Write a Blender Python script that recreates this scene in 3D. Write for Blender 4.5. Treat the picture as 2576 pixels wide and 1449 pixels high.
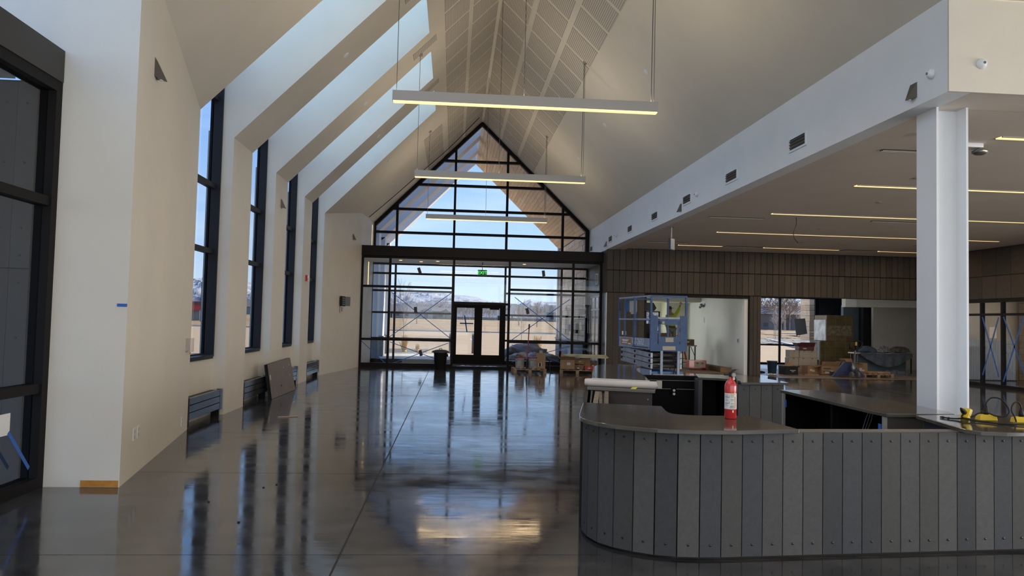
import bpy, bmesh, math, random
from mathutils import Vector, Matrix
PI=math.pi
for o in list(bpy.data.objects): bpy.data.objects.remove(o)
SC=bpy.context.scene; COL=SC.collection
# ------------------------------------------------------------------ camera
CAMH=1.6; F_PX=1900.0
yaw,pitch,roll=math.radians(4.391055),math.radians(2.560156),math.radians(1.346203)
fw=Vector((math.sin(yaw)*math.cos(pitch),math.cos(yaw)*math.cos(pitch),math.sin(pitch)))
r0=Vector((math.cos(yaw),-math.sin(yaw),0)); u0=r0.cross(fw)
rt=r0*math.cos(roll)+u0*math.sin(roll); up=u0*math.cos(roll)-r0*math.sin(roll)
cd=bpy.data.cameras.new('camera'); cam=bpy.data.objects.new('camera',cd); COL.objects.link(cam)
m=Matrix((( rt.x,up.x,-fw.x,0),(rt.y,up.y,-fw.y,0),(rt.z,up.z,-fw.z,CAMH),(0,0,0,1)))
cam.matrix_world=m; cd.sensor_width=36; cd.lens=F_PX/2576*36; cd.clip_start=.05; cd.clip_end=20000
SC.camera=cam
# ------------------------------------------------------------------ sky, sun, exposure
w=bpy.data.worlds.new('world'); SC.world=w; w.use_nodes=True; nt=w.node_tree; N=nt.nodes; L=nt.links
bg=N['Background']; tc=N.new('ShaderNodeTexCoord'); sx=N.new('ShaderNodeSeparateXYZ'); L.new(tc.outputs['Generated'],sx.inputs[0])
cr=N.new('ShaderNodeValToRGB'); L.new(sx.outputs['Z'],cr.inputs[0]); e=cr.color_ramp
e.elements[0].position=0.0; e.elements[0].color=(.66,.75,.86,1)
e.elements[1].position=.8; e.elements[1].color=(.17,.36,.84,1)
for p,c in ((.04,(.60,.74,.92,1)),(.12,(.44,.64,.96,1)),(.25,(.27,.50,.95,1))):
    q=e.elements.new(p); q.color=c
mp=N.new('ShaderNodeMapping'); mp.inputs['Scale'].default_value=(1.2,1.2,9); L.new(tc.outputs['Generated'],mp.inputs[0])
nz=N.new('ShaderNodeTexNoise'); nz.inputs['Scale'].default_value=2.6; nz.inputs['Detail'].default_value=6; L.new(mp.outputs[0],nz.inputs[0])
c2=N.new('ShaderNodeValToRGB'); L.new(nz.outputs['Fac'],c2.inputs[0]); c2.color_ramp.elements[0].position=.48; c2.color_ramp.elements[0].color=(0,0,0,1); c2.color_ramp.elements[1].position=.78; c2.color_ramp.elements[1].color=(.5,.5,.5,1)
mx=N.new('ShaderNodeMixRGB'); L.new(c2.outputs[0],mx.inputs[0]); L.new(cr.outputs[0],mx.inputs[1]); mx.inputs[2].default_value=(.92,.95,1.0,1)
L.new(mx.outputs[0],bg.inputs[0]); bg.inputs[1].default_value=1.0
sl=bpy.data.lights.new('sun','SUN'); sl.energy=8.5; sl.color=(1,.86,.68); sl.angle=.01
so=bpy.data.objects.new('sun',sl); COL.objects.link(so)
sd=Vector((.90,.34,.50)).normalized(); so.rotation_euler=sd.to_track_quat('Z','Y').to_euler(); so.location=(40,20,40)
def area(name,loc,direction,sx_,sy_,radiance,color,xaxis=None):
    l=bpy.data.lights.new(name,'AREA'); l.shape='RECTANGLE'; l.size=sx_; l.size_y=sy_
    l.energy=radiance*sx_*sy_*PI; l.color=color
    o=bpy.data.objects.new(name,l); COL.objects.link(o)
    z=-Vector(direction).normalized()
    x=Vector(xaxis).normalized() if xaxis else Vector((0,1,0)) ; y=z.cross(x)
    M=Matrix(((x.x,y.x,z.x,loc[0]),(x.y,y.y,z.y,loc[1]),(x.z,y.z,z.z,loc[2]),(0,0,0,1))); o.matrix_world=M
    return o
# roof planes of the hall: ridge at x=.9, z=9.12
KL,KR=1.015,.97
def zl(x): return 9.12+KL*(x-.9)
def zr(x): return 9.12-KR*(x-.9)
BAYS=[(3.7,7.25),(10.9,12.55),(13.7,15.5),(16.6,18.45),(19.45,21.3)]
ADDED_REAR_BAYS=[(-4.6,-2.9),(-1.8,0.0),(1.0,2.7)]  # bays behind the camera, unseen, added as extra sky light
SKY_C=(.46,.74,1.0)
for a,b in ADDED_REAR_BAYS+BAYS:      # sky lamps over the five bays; rear bays are unseen, added for fill
    area('roof_bay_lamp',(-2.2,(a+b)/2,zl(-2.2)+1.62),(1.015,0,-1),b-a-.1,4.3,.74,SKY_C,(0,1,0))
# unseen fill lamp added behind the camera for faces turned this way
area('rear_fill_lamp',(4.5,-5.6,2.4),(0,1,0),17,4.0,.9,(1.0,.97,.92),(1,0,0))
# unseen fill lamp added at right rear to lift the left walls
area('side_fill_lamp',(15.85,.8,1.5),(-1,0,0),11.5,2.4,5.0,(1.0,.96,.90),(0,1,0))
# hidden fill lamps added to brighten the two rooms behind the clad wall
area('back_room_fill_lamp',(11.8,32.12,1.6),(0,-1,0),2.4,2.6,1.8,(.85,.93,1.0),(1,0,0))
area('white_room_fill_lamp',(6.15,32.12,1.7),(0,-1,0),1.2,2.2,4.5,(.95,.98,.92),(1,0,0))
SC.view_settings.view_transform='Standard'; SC.view_settings.look='None'; SC.view_settings.exposure=0.98; SC.view_settings.gamma=1
try: SC.view_settings.use_curve_mapping=False
except Exception: pass
SC.render.film_transparent=False
# ------------------------------------------------------------------ materials
MATS={}
def mat(name,col,rough=.6,metal=0,var=0,scale=8,bump=0,bscale=40,emit=None,es=1,spec=.5,stretch=None,col2=None,coat=0):
    if name in MATS: return MATS[name]
    m=bpy.data.materials.new(name); m.use_nodes=True; nt=m.node_tree; p=nt.nodes['Principled BSDF']
    p.inputs['Base Color'].default_value=(*col,1); p.inputs['Roughness'].default_value=rough; p.inputs['Metallic'].default_value=metal
    p.inputs['Specular IOR Level'].default_value=spec
    if coat: p.inputs['Coat Weight'].default_value=coat; p.inputs['Coat Roughness'].default_value=.08
    if emit: p.inputs['Emission Color'].default_value=(*emit,1); p.inputs['Emission Strength'].default_value=es
    if var or bump or col2:
        tc=nt.nodes.new('ShaderNodeTexCoord'); mp=nt.nodes.new('ShaderNodeMapping'); nt.links.new(tc.outputs['Object'],mp.inputs[0])
        if stretch: mp.inputs['Scale'].default_value=stretch
    if var or col2:
        n=nt.nodes.new('ShaderNodeTexNoise'); n.inputs['Scale'].default_value=scale; n.inputs['Detail'].default_value=5; nt.links.new(mp.outputs[0],n.inputs[0])
        r=nt.nodes.new('ShaderNodeValToRGB'); nt.links.new(n.outputs['Fac'],r.inputs[0]); r.color_ramp.elements[0].position=.3; r.color_ramp.elements[1].position=.7
        a=col if col2 else tuple(max(0,c*(1-var)) for c in col); b=col2 if col2 else tuple(min(1,c*(1+var)) for c in col)
        r.color_ramp.elements[0].color=(*a,1); r.color_ramp.elements[1].color=(*b,1)
        nt.links.new(r.outputs[0],p.inputs['Base Color'])
    if bump:
        n=nt.nodes.new('ShaderNodeTexNoise'); n.inputs['Scale'].default_value=bscale; n.inputs['Detail'].default_value=3; nt.links.new(mp.outputs[0],n.inputs[0])
        bm_=nt.nodes.new('ShaderNodeBump'); bm_.inputs['Strength'].default_value=bump; bm_.inputs['Distance'].default_value=.02
        nt.links.new(n.outputs['Fac'],bm_.inputs['Height']); nt.links.new(bm_.outputs[0],p.inputs['Normal'])
    MATS[name]=m; return m
def glassmat(name,tint,refl=1.0):
    m=bpy.data.materials.new(name); m.use_nodes=True; nt=m.node_tree; nt.nodes.clear()
    o=nt.nodes.new('ShaderNodeOutputMaterial'); t=nt.nodes.new('ShaderNodeBsdfTransparent'); t.inputs[0].default_value=(*tint,1)
    g=nt.nodes.new('ShaderNodeBsdfGlossy'); g.inputs['Roughness'].default_value=.01; g.inputs[0].default_value=(refl,refl,refl,1)
    f=nt.nodes.new('ShaderNodeFresnel'); f.inputs[0].default_value=1.45; mx=nt.nodes.new('ShaderNodeMixShader')
    gm=nt.nodes.new('ShaderNodeNewGeometry'); iv=nt.nodes.new('ShaderNodeMath'); iv.operation='SUBTRACT'; iv.inputs[0].default_value=1; nt.links.new(gm.outputs['Backfacing'],iv.inputs[1])
    ml=nt.nodes.new('ShaderNodeMath'); ml.operation='MULTIPLY'; nt.links.new(f.outputs[0],ml.inputs[0]); nt.links.new(iv.outputs[0],ml.inputs[1])
    mc=nt.nodes.new('ShaderNodeMixRGB'); nt.links.new(gm.outputs['Backfacing'],mc.inputs[0]); mc.inputs[1].default_value=(*tint,1); mc.inputs[2].default_value=(1,1,1,1); nt.links.new(mc.outputs[0],t.inputs[0])
    nt.links.new(ml.outputs[0],mx.inputs[0]); nt.links.new(t.outputs[0],mx.inputs[1]); nt.links.new(g.outputs[0],mx.inputs[2]); nt.links.new(mx.outputs[0],o.inputs[0])
    MATS[name]=m; return m
PAINT=mat('warm_white_paint',(.72,.67,.58),.55,var=.03,scale=1.5,bump=.05,bscale=120)
WHITE=mat('cool_white_paint',(.82,.85,.89),.5,var=.02,scale=2)
CEILD=mat('taupe_ceiling_paint',(.70,.63,.56),.7,var=.04,scale=1)
ALU=mat('black_aluminium',(.010,.009,.009),.6,spec=.15)
BLUEALU=mat('dark_anodised_jamb',(.018,.020,.026),.5,spec=.25)
GLASS=glassmat('clear_glass',(.57,.60,.62)); GLASSIN=glassmat('inner_glass',(.93,.95,.95),.8)
def concrete():
    m=bpy.data.materials.new('polished_concrete'); m.use_nodes=True; nt=m.node_tree; p=nt.nodes['Principled BSDF']; A=nt.nodes.new; K=nt.links.new
    g=A('ShaderNodeNewGeometry')
    n1=A('ShaderNodeTexNoise'); n1.inputs['Scale'].default_value=.9; n1.inputs['Detail'].default_value=9; n1.inputs['Roughness'].default_value=.62; n1.inputs['Distortion'].default_value=.6; K(g.outputs['Position'],n1.inputs[0])
    r=A('ShaderNodeValToRGB'); K(n1.outputs['Fac'],r.inputs[0]); r.color_ramp.elements[0].position=.36; r.color_ramp.elements[0].color=(.026,.026,.028,1); r.color_ramp.elements[1].position=.64; r.color_ramp.elements[1].color=(.068,.065,.063,1)
    n4=A('ShaderNodeTexNoise'); n4.inputs['Scale'].default_value=3.8; n4.inputs['Detail'].default_value=8; n4.inputs['Roughness'].default_value=.7; K(g.outputs['Position'],n4.inputs[0])
    r4=A('ShaderNodeMapRange'); K(n4.outputs['Fac'],r4.inputs[0]); r4.inputs[1].default_value=.35; r4.inputs[2].default_value=.65; r4.inputs[3].default_value=.65; r4.inputs[4].default_value=1.35
    mu=A('ShaderNodeMixRGB'); mu.blend_type='MULTIPLY'; mu.inputs[0].default_value=1; K(r.outputs[0],mu.inputs[1]); K(r4.outputs[0],mu.inputs[2]); K(mu.outputs[0],p.inputs['Base Color'])
    n2=A('ShaderNodeTexNoise'); n2.inputs['Scale'].default_value=2.6; n2.inputs['Detail'].default_value=7; K(g.outputs['Position'],n2.inputs[0])
    r2=A('ShaderNodeMapRange'); K(n2.outputs['Fac'],r2.inputs[0]); r2.inputs[1].default_value=.3; r2.inputs[2].default_value=.7; r2.inputs[3].default_value=.04; r2.inputs[4].default_value=.15
    K(r2.outputs[0],p.inputs['Roughness']); p.inputs['IOR'].default_value=1.95
    mp=A('ShaderNodeMapping'); mp.inputs['Scale'].default_value=(.6,2.4,1); K(g.outputs['Position'],mp.inputs[0])
    n3=A('ShaderNodeTexNoise'); n3.inputs['Scale'].default_value=2.2; n3.inputs['Detail'].default_value=4; K(mp.outputs[0],n3.inputs[0])
    b=A('ShaderNodeBump'); b.inputs['Strength'].default_value=.05; b.inputs['Distance'].default_value=.02; K(n3.outputs['Fac'],b.inputs['Height']); K(b.outputs[0],p.inputs['Normal'])
    return m
CONC=concrete()
# ------------------------------------------------------------------ helpers
WM={}
class MB:
    def __init__(s): s.v=[]; s.f=[]
    def box(s,x0,y0,z0,x1,y1,z1):
        n=len(s.v); s.v+=[(x,y,z) for z in (z0,z1) for y in (y0,y1) for x in (x0,x1)]
        s.f+=[tuple(n+i for i in q) for q in ((0,2,3,1),(4,5,7,6),(0,1,5,4),(2,6,7,3),(0,4,6,2),(1,3,7,5))]; return s
    def ext(s,poly,ax,a,b):
        n=len(s.v); k=len(poly)
        def P(p,t): return {'x':(t,p[0],p[1]),'y':(p[0],t,p[1]),'z':(p[0],p[1],t)}[ax]
        s.v+=[P(p,a) for p in poly]+[P(p,b) for p in poly]
        s.f.append(tuple(n+i for i in range(k))); s.f.append(tuple(n+k+i for i in reversed(range(k))))
        for i in range(k): j=(i+1)%k; s.f.append((n+i,n+k+i,n+k+j,n+j))
        return s
    def bar(s,p,q,wd,ht,upv=(0,0,1)):
        p=Vector(p);q=Vector(q);d=(q-p).normalized();u=Vector(upv)
        sd_=d.cross(u); sd_=sd_.normalized() if sd_.length>1e-5 else Vector((1,0,0)); u=sd_.cross(d).normalized()
        n=len(s.v)
        for c in (p,q):
            for a,b in ((-1,-1),(1,-1),(1,1),(-1,1)): s.v.append(tuple(c+sd_*a*wd/2+u*b*ht/2))
        s.f+=[(n,n+1,n+2,n+3),(n+7,n+6,n+5,n+4)]+[(n+i,n+4+i,n+4+(i+1)%4,n+(i+1)%4) for i in range(4)]; return s
    def tube(s,pts,r,k=8,cap=True):
        pts=[Vector(p) for p in pts]; n0=len(s.v); M=len(pts); rr=r if isinstance(r,(list,tuple)) else [r]*M
        ref=Vector((0,0,1)); 
        if abs((pts[1]-pts[0]).normalized().z)>.9: ref=Vector((1,0,0))
        for i,p in enumerate(pts):
            d=(pts[min(i+1,M-1)]-pts[max(i-1,0)]).normalized()
            a=d.cross(ref); a=a.normalized() if a.length>1e-4 else Vector((1,0,0)); ref2=a.cross(d).normalized()
            for j in range(k): t=2*PI*j/k; s.v.append(tuple(p+(a*math.cos(t)+ref2*math.sin(t))*rr[i]))
            ref=ref2
        for i in range(M-1):
            for j in range(k): a=n0+i*k+j; b=n0+i*k+(j+1)%k; s.f.append((a,b,b+k,a+k))
        if cap: s.f.append(tuple(n0+j for j in reversed(range(k)))); s.f.append(tuple(n0+(M-1)*k+j for j in range(k)))
        return s
    def lathe(s,prof,c=(0,0,0),k=16,axis='z'):
        n0=len(s.v); M=len(prof)
        for r,h in prof:
            for j in range(k):
                t=2*PI*j/k; a,b=r*math.cos(t),r*math.sin(t)
                q={'z':(a,b,h),'x':(h,a,b),'y':(a,h,b)}[axis]; s.v.append((c[0]+q[0],c[1]+q[1],c[2]+q[2]))
        for i in range(M-1):
            for j in range(k): a=n0+i*k+j; b=n0+i*k+(j+1)%k; s.f.append((a,b,b+k,a+k))
        s.f.append(tuple(n0+j for j in reversed(range(k)))); s.f.append(tuple(n0+(M-1)*k+j for j in range(k)))
        return s
    def face(s,pts): n=len(s.v); s.v+=[tuple(p) for p in pts]; s.f.append(tuple(range(n,n+len(pts)))); return s
    def slab(s,pts,th):   # polygon given a thickness along its normal
        P=[Vector(p) for p in pts]; nn=(P[1]-P[0]).cross(P[2]-P[0]).normalized()*th; n=len(s.v);k=len(P)
        s.v+=[tuple(p) for p in P]+[tuple(p+nn) for p in P]
        s.f.append(tuple(n+i for i in reversed(range(k)))); s.f.append(tuple(n+k+i for i in range(k)))
        for i in range(k): j=(i+1)%k; s.f.append((n+i,n+j,n+k+j,n+k+i))
        return s
def obj(name,mb,material,parent=None,local=False,smooth=False,bev=0,fix=True):
    me=bpy.data.meshes.new(name); o=bpy.data.objects.new(name,me); COL.objects.link(o)
    vs=[Vector(v) for v in mb.v]
    if parent is not None:
        M=WM[parent.name]
        if not local: Mi=M.inverted(); vs=[Mi@v for v in vs]
        o.parent=parent; WM[o.name]=M.copy()
    else:
        xs=[v.x for v in vs]; ys=[v.y for v in vs]; b=Vector(((min(xs)+max(xs))/2,(min(ys)+max(ys))/2,min(v.z for v in vs)))
        vs=[v-b for v in vs]; o.location=b; WM[o.name]=Matrix.Translation(b)
    me.from_pydata([tuple(v) for v in vs],[],mb.f); me.materials.append(material)
    if fix:
        bm=bmesh.new(); bm.from_mesh(me); bmesh.ops.recalc_face_normals(bm,faces=bm.faces[:]); bm.to_mesh(me); bm.free()
    if smooth: 
        for p in me.polygons: p.use_smooth=True
    if bev:
        b_=o.modifiers.new('bevel','BEVEL'); b_.width=bev; b_.segments=2; b_.limit_method='ANGLE'
    return o
def thing(name,label,cat,loc,rz=0,group=None):
    o=bpy.data.objects.new(name,None); COL.objects.link(o); o.location=loc; o.rotation_euler=(0,0,rz); o.empty_display_size=.1
    WM[o.name]=Matrix.Translation(Vector(loc))@Matrix.Rotation(rz,4,'Z')
    tag(o,label,cat,group); return o
def tag(o,label,cat,group=None,kind=None):
    o['label']=label; o['category']=cat
    if group: o['group']=group
    if kind: o['kind']=kind
    return o
def struct(name,mb,material,label=None,**k):
    o=obj(name,mb,material,**k); o['kind']='structure'
    if label: o['label']=label
    return o
def sempty(name,loc,label=None,rz=0):
    o=bpy.data.objects.new(name,None); COL.objects.link(o); o.location=loc; o.rotation_euler=(0,0,rz); o['kind']='structure'
    WM[o.name]=Matrix.Translation(Vector(loc))@Matrix.Rotation(rz,4,'Z')
    if label: o['label']=label
    return o
def dup(o,loc,rz=None,label=None,parent=None):
    c=o.copy(); COL.objects.link(c)
    if parent is None:
        c.location=loc
        if rz is not None: c.rotation_euler=(0,0,rz)
        WM[c.name]=Matrix.Translation(Vector(loc))@Matrix.Rotation(c.rotation_euler.z,4,'Z')
    else: c.parent=parent; WM[c.name]=WM[parent.name].copy()
    if label: c['label']=label
    for ch in [x for x in list(o.children)]: dup(ch,None,None,None,c)
    return c
def clip(poly,conv):
    # clip polygon (u,z) by convex CCW polygon
    out=poly
    for i in range(len(conv)):
        a=conv[i]; b=conv[(i+1)%len(conv)]; ins=[]
        def side(p): return (b[0]-a[0])*(p[1]-a[1])-(b[1]-a[1])*(p[0]-a[0])
        for j in range(len(out)):
            p=out[j]; q=out[(j+1)%len(out)]; sp=side(p); sq=side(q)
            if sp>=0: ins.append(p)
            if sp*sq<0: t=sp/(sp-sq); ins.append((p[0]+(q[0]-p[0])*t,p[1]+(q[1]-p[1])*t))
        out=ins
        if len(out)<3: return []
    return out
def inset(conv,d):
    n=len(conv); res=[]; ln=[]
    for i in range(n):
        a=conv[i]; b=conv[(i+1)%n]; dx,dy=b[0]-a[0],b[1]-a[1]; l=math.hypot(dx,dy); nx,ny=-dy/l,dx/l
        ln.append((a[0]+nx*d,a[1]+ny*d,dx,dy))
    for i in range(n):
        x1,y1,dx1,dy1=ln[i-1]; x2,y2,dx2,dy2=ln[i]; den=dx1*dy2-dy1*dx2
        t=((x2-x1)*dy2-(y2-y1)*dx2)/den; res.append((x1+dx1*t,y1+dy1*t))
    return res
def glaze(parent,ax,pos,conv,us,zs,fw_=.09,mw=.07,dep=.14,glass=None,metal=None,skip=(),gth=.012,doubleu=()):
    """frame bars, mullions and panes of a glazed wall in the plane ax=pos; conv is CCW in (u,z)"""
    glass=glass or GLASS; metal=metal or ALU
    a_,b_=pos-dep/2,pos+dep/2; ins=inset(conv,fw_); n=len(conv)
    for i in range(n):
        j=(i+1)%n; obj('frame',MB().ext([conv[i],conv[j],ins[j],ins[i]],ax,a_,b_),metal,parent)
    ulo=min(p[0] for p in conv);uhi=max(p[0] for p in conv);zlo=min(p[1] for p in conv);zhi=max(p[1] for p in conv)
    for u in us:
        c=clip([(u-mw/2,zlo),(u+mw/2,zlo),(u+mw/2,zhi),(u-mw/2,zhi)],ins)
        if c: obj('mullion',MB().ext(c,ax,a_+.01,b_-.01),metal,parent)
    U=[ulo]+list(us)+[uhi]; Z=[zlo]+list(zs)+[zhi]
    for z in zs:
        for i in range(len(U)-1):
            if ('t',i,round(z,2)) in skip: continue
            c=clip([(U[i]+(mw/2 if i else 0),z-mw/2),(U[i+1]-(mw/2 if i<len(U)-2 else 0),z-mw/2),(U[i+1]-(mw/2 if i<len(U)-2 else 0),z+mw/2),(U[i]+(mw/2 if i else 0),z+mw/2)],ins)
            if c and len(c)>=3: obj('transom',MB().ext(c,ax,a_+.015,b_-.015),metal,parent)
    for i in range(len(U)-1):
        for k in range(len(Z)-1):
            if ('p',i,k) in skip: continue
            c=clip([(U[i],Z[k]),(U[i+1],Z[k]),(U[i+1],Z[k+1]),(U[i],Z[k+1])],ins)
            if len(c)<3: continue
            ar=abs(sum(c[q][0]*c[(q+1)%len(c)][1]-c[(q+1)%len(c)][0]*c[q][1] for q in range(len(c))))/2
            if ar<.005: continue
            obj('pane',MB().ext(c,ax,pos-gth/2,pos+gth/2),glass,parent)
def planks(parent,ax,face,u0,u1,rows,width,mats,th=.03,gap=.006,sgn=-1,rnd=None,bolts=None):
    """vertical cladding boards on plane ax=face (front surface), rows = [(z0,z1)...]"""
    rnd=rnd or random.Random(3); n=max(1,round((u1-u0)/width)); wd=(u1-u0)/n
    for (z0,z1) in rows:
        for i in range(n):
            a=u0+i*wd+gap/2;b=u0+(i+1)*wd-gap/2; j=rnd.uniform(0,.003)
            p,q=face-sgn*th, face+sgn*j
            mb=MB()
            if ax=='y': mb.box(a,min(p,q),z0+gap/2,b,max(p,q),z1-gap/2)
            else: mb.box(min(p,q),a,z0+gap/2,max(p,q),b,z1-gap/2)
            obj('plank',mb,rnd.choice(mats),parent)
def text_mesh(txt,size,ext=.001):
    cu=bpy.data.curves.new('t','FONT'); cu.body=txt; cu.size=size; cu.extrude=ext; cu.align_x='CENTER'; cu.align_y='CENTER'; cu.resolution_u=2
    o=bpy.data.objects.new('t',cu); COL.objects.link(o); dg=bpy.context.evaluated_depsgraph_get(); me=bpy.data.meshes.new_from_object(o.evaluated_get(dg))
    bpy.data.objects.remove(o); return me
def lettering(name,txt,size,M,material,parent,ext=.001):
    """flat print; M is the world matrix: text runs along its X, up its Y"""
    me=text_mesh(txt,size,ext); me.transform(WM[parent.name].inverted()@M); me.materials.clear(); me.materials.append(material)
    o=bpy.data.objects.new(name,me); COL.objects.link(o); o.parent=parent; WM[o.name]=WM[parent.name].copy(); return o
def frame_m(loc,x,y):
    x=Vector(x).normalized(); y=Vector(y).normalized(); z=x.cross(y)
    return Matrix(((x.x,y.x,z.x,loc[0]),(x.y,y.y,z.y,loc[1]),(x.z,y.z,z.z,loc[2]),(0,0,0,1)))
# ================================================================== SETTING
RND=random.Random(7)
# --- floor: saw-cut concrete slabs over a dark base
fl=struct('floor',MB().box(-4.4,-6,-.30,19.6,32.6,-.02),mat('joint_filler',(.02,.018,.016),.8),'polished grey concrete floor cut into large slabs')
gx=[-4.3,-.72,4.6,10.2,15.8,19.6]; gy=[-6,2.6,5.25,7.95,10.62,13.3,16.0,18.7,21.4,24.1,28.1]
for i in range(5):
    for j in range(10):
        g0=.016 if i==1 else .003
        x0,x1,y0,y1=gx[i]+(.007 if i==1 else .004),gx[i+1]-(.007 if i==0 else .004),gy[j]+.004,gy[j+1]-.004
        if i>=3 and y0>24.2: y1=32.5
        if j==9:
            if i in(0,): 
                obj('slab',MB().box(x0,y0,-.1,x1,25.35,0),CONC,fl); continue
            if i==1: obj('slab',MB().box(x0,y0,-.1,4.6,25.35,0),CONC,fl); continue
            y1=32.5
            if i==2: x0=4.602
        obj('slab',MB().box(x0,y0,-.1,x1,y1,0),CONC,fl)
obj('joint_strip',MB().box(-.726,-5,-.02,-.714,25.3,-.002),mat('joint_sealant',(.035,.031,.027),.9,bump=.5,bscale=60),fl)
MATC=mat('walk_off_mat',(.06,.05,.045),.95,bump=.4,bscale=200)
obj('vestibule_mat',MB().box(-3.0,25.36,-.02,5.0,28.15,.004),MATC,fl)
obj('vestibule_mat',MB().box(4.6,25.36,-.1,5.0,28.15,-.005),MATC,fl)
# --- left wall: piers between window bays
wl=sempty('wall_left',(-3.9,15,0),'cream painted left wall with projecting piers between tall windows')
def wpoly(pts,z0,z1,name='pier'): return obj(name,MB().ext(pts,'z',z0,z1),PAINT,wl)
wpoly([(-4.06,7.25),(-3.01,7.25),(-3.65,10.9),(-4.06,10.9)],0,5.3,'splayed_wall')
for a,b in ((12.55,13.7),(15.5,16.6),(18.45,19.45)): wpoly([(-4.06,a),(-3.65,a),(-3.65,b),(-4.06,b)],0,4.6)
wpoly([(-4.06,21.3),(-3.65,21.3),(-3.09,25.12),(-3.0,28.2),(-4.06,28.2)],0,5.3,'splayed_wall')
for a,b in BAYS[1:]: wpoly([(-4.06,a),(-3.86,a),(-3.86,b),(-4.06,b)],0,.92,'sill_wall')
wpoly([(-4.06,-6),(-3.69,-6),(-3.69,3.7),(-4.06,3.7)],0,9,'rear_wall')
# --- ceiling
ce=sempty('ceiling',(.9,15,4.1),'steep white gabled ceiling with deep roof light bays on the left')
TH=1.6
def rib(a,b,name='rib'):
    x0,x1=-4.02,-.65
    obj(name,MB().ext([(x0,zl(-3.65)),(-3.65,zl(-3.65)),(x1,zl(x1)),(x1,zl(x1)+TH),(x0,zl(x0)+TH)],'y',a,b),PAINT,ce)
prev=-6
for a,b in ADDED_REAR_BAYS+BAYS+[(28.2,None)]:
    rib(prev+.001,a-.001,'rib' if a-prev<1.5 else 'sloping_soffit'); prev=b
obj('ridge_slope',MB().ext([(-.651,zl(-.65)),(.9,9.12),(.9,9.12+TH),(-.651,zl(-.65)+TH)],'y',-6,28.2),PAINT,ce)
obj('right_slope',MB().ext([(.9,9.12),(5.07,zr(5.07)),(5.07,zr(5.07)+.6),(.9,9.12+TH)],'y',-6,28.2),PAINT,ce)
obj('side_ceiling',MB().box(5.68,7.95,4.14,19.6,25.1,4.4),CEILD,ce)
obj('soffit_band',MB().box(5.08,7.36,4.10,5.68,24.9,4.4),CEILD,ce)
obj('soffit_band',MB().box(5.68,7.36,4.10,19.6,7.95,4.4),CEILD,ce)
obj('rear_ceiling',MB().box(5.07,-6,5.08,19.6,7.34,5.4),PAINT,ce)
# acoustic slat panels on both slopes
def slatmat():
    m=bpy.data.materials.new('slatted_acoustic_panel'); m.use_nodes=True; nt=m.node_tree; p=nt.nodes['Principled BSDF']; p.inputs['Roughness'].default_value=.7
    g=nt.nodes.new('ShaderNodeNewGeometry'); s=nt.nodes.new('ShaderNodeSeparateXYZ'); nt.links.new(g.outputs['Position'],s.inputs[0])
    mu=nt.nodes.new('ShaderNodeMath'); mu.operation='MULTIPLY'; mu.inputs[1].default_value=2*PI/.030; nt.links.new(s.outputs['X'],mu.inputs[0])
    si=nt.nodes.new('ShaderNodeMath'); si.operation='SINE'; nt.links.new(mu.outputs[0],si.inputs[0])
    r=nt.nodes.new('ShaderNodeValToRGB'); nt.links.new(si.outputs[0],r.inputs[0]); r.color_ramp.elements[0].position=.0; r.color_ramp.elements[0].color=(.62,.57,.50,1); r.color_ramp.elements[1].position=.65; r.color_ramp.elements[1].color=(.34,.31,.27,1)
    nt.links.new(r.outputs[0],p.inputs['Base Color']); return m
SLAT=slatmat()
ys=[4.3+i*1.0 for i in range(24)]
def apanel(side,d0,d1,y0,y1):
    if side>0: x0,x1,z=.9+d0,.9+d1,zr; nx,nz=-KR,-1
    else: x0,x1,z=.9-d1,.9-d0,zl; nx,nz=KL,-1
    l=math.hypot(nx,nz); nx/=l; nz/=l; t=.012
    mb=MB(); P=[(x0,z(x0)),(x1,z(x1)),(x1+nx*t,z(x1)+nz*t),(x0+nx*t,z(x0)+nz*t)]
    obj('acoustic_panel',mb.ext(P,'y',y0,y1),SLAT,ce)
for k,y in enumerate(ys):
    y1=y+.87
    for (d0,d1) in ((.05,.64),(.74,1.31),(1.41,1.95)):
        apanel(1,d0,d1,y,y1)
        if d0<1.4: apanel(-1,d0,min(d1,1.24),y,y1)
        elif y>22.4 : apanel(-1,d0,d1,y,y1)
for a,b in ((7.25,10.9),(12.55,13.7),(15.5,16.6),(18.45,19.45)): 
    apanel(-1,1.42,1.9,(a+b)/2-.16,(a+b)/2+.16)
obj('ridge_strip',MB().ext([(.86,9.07),(.94,9.07),(.94,9.16),(.86,9.16)],'y',4,28.1),PAINT,ce)
# --- right fascia above the side hall
wr=sempty('wall_right',(5.1,16,4.1),'white fascia wall over the open side hall')
obj('fascia',MB().box(5.05,7.37,4.09,5.30,28.2,zr(5.05)+.05),WHITE,wr)
obj('cross_wall',MB().box(5.05,7.345,4.09,19.6,7.369,5.09),PAINT,wr)
obj('upper_wall',MB().box(5.08,-6,5.075,5.3,7.34,5.3),WHITE,wr)
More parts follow.
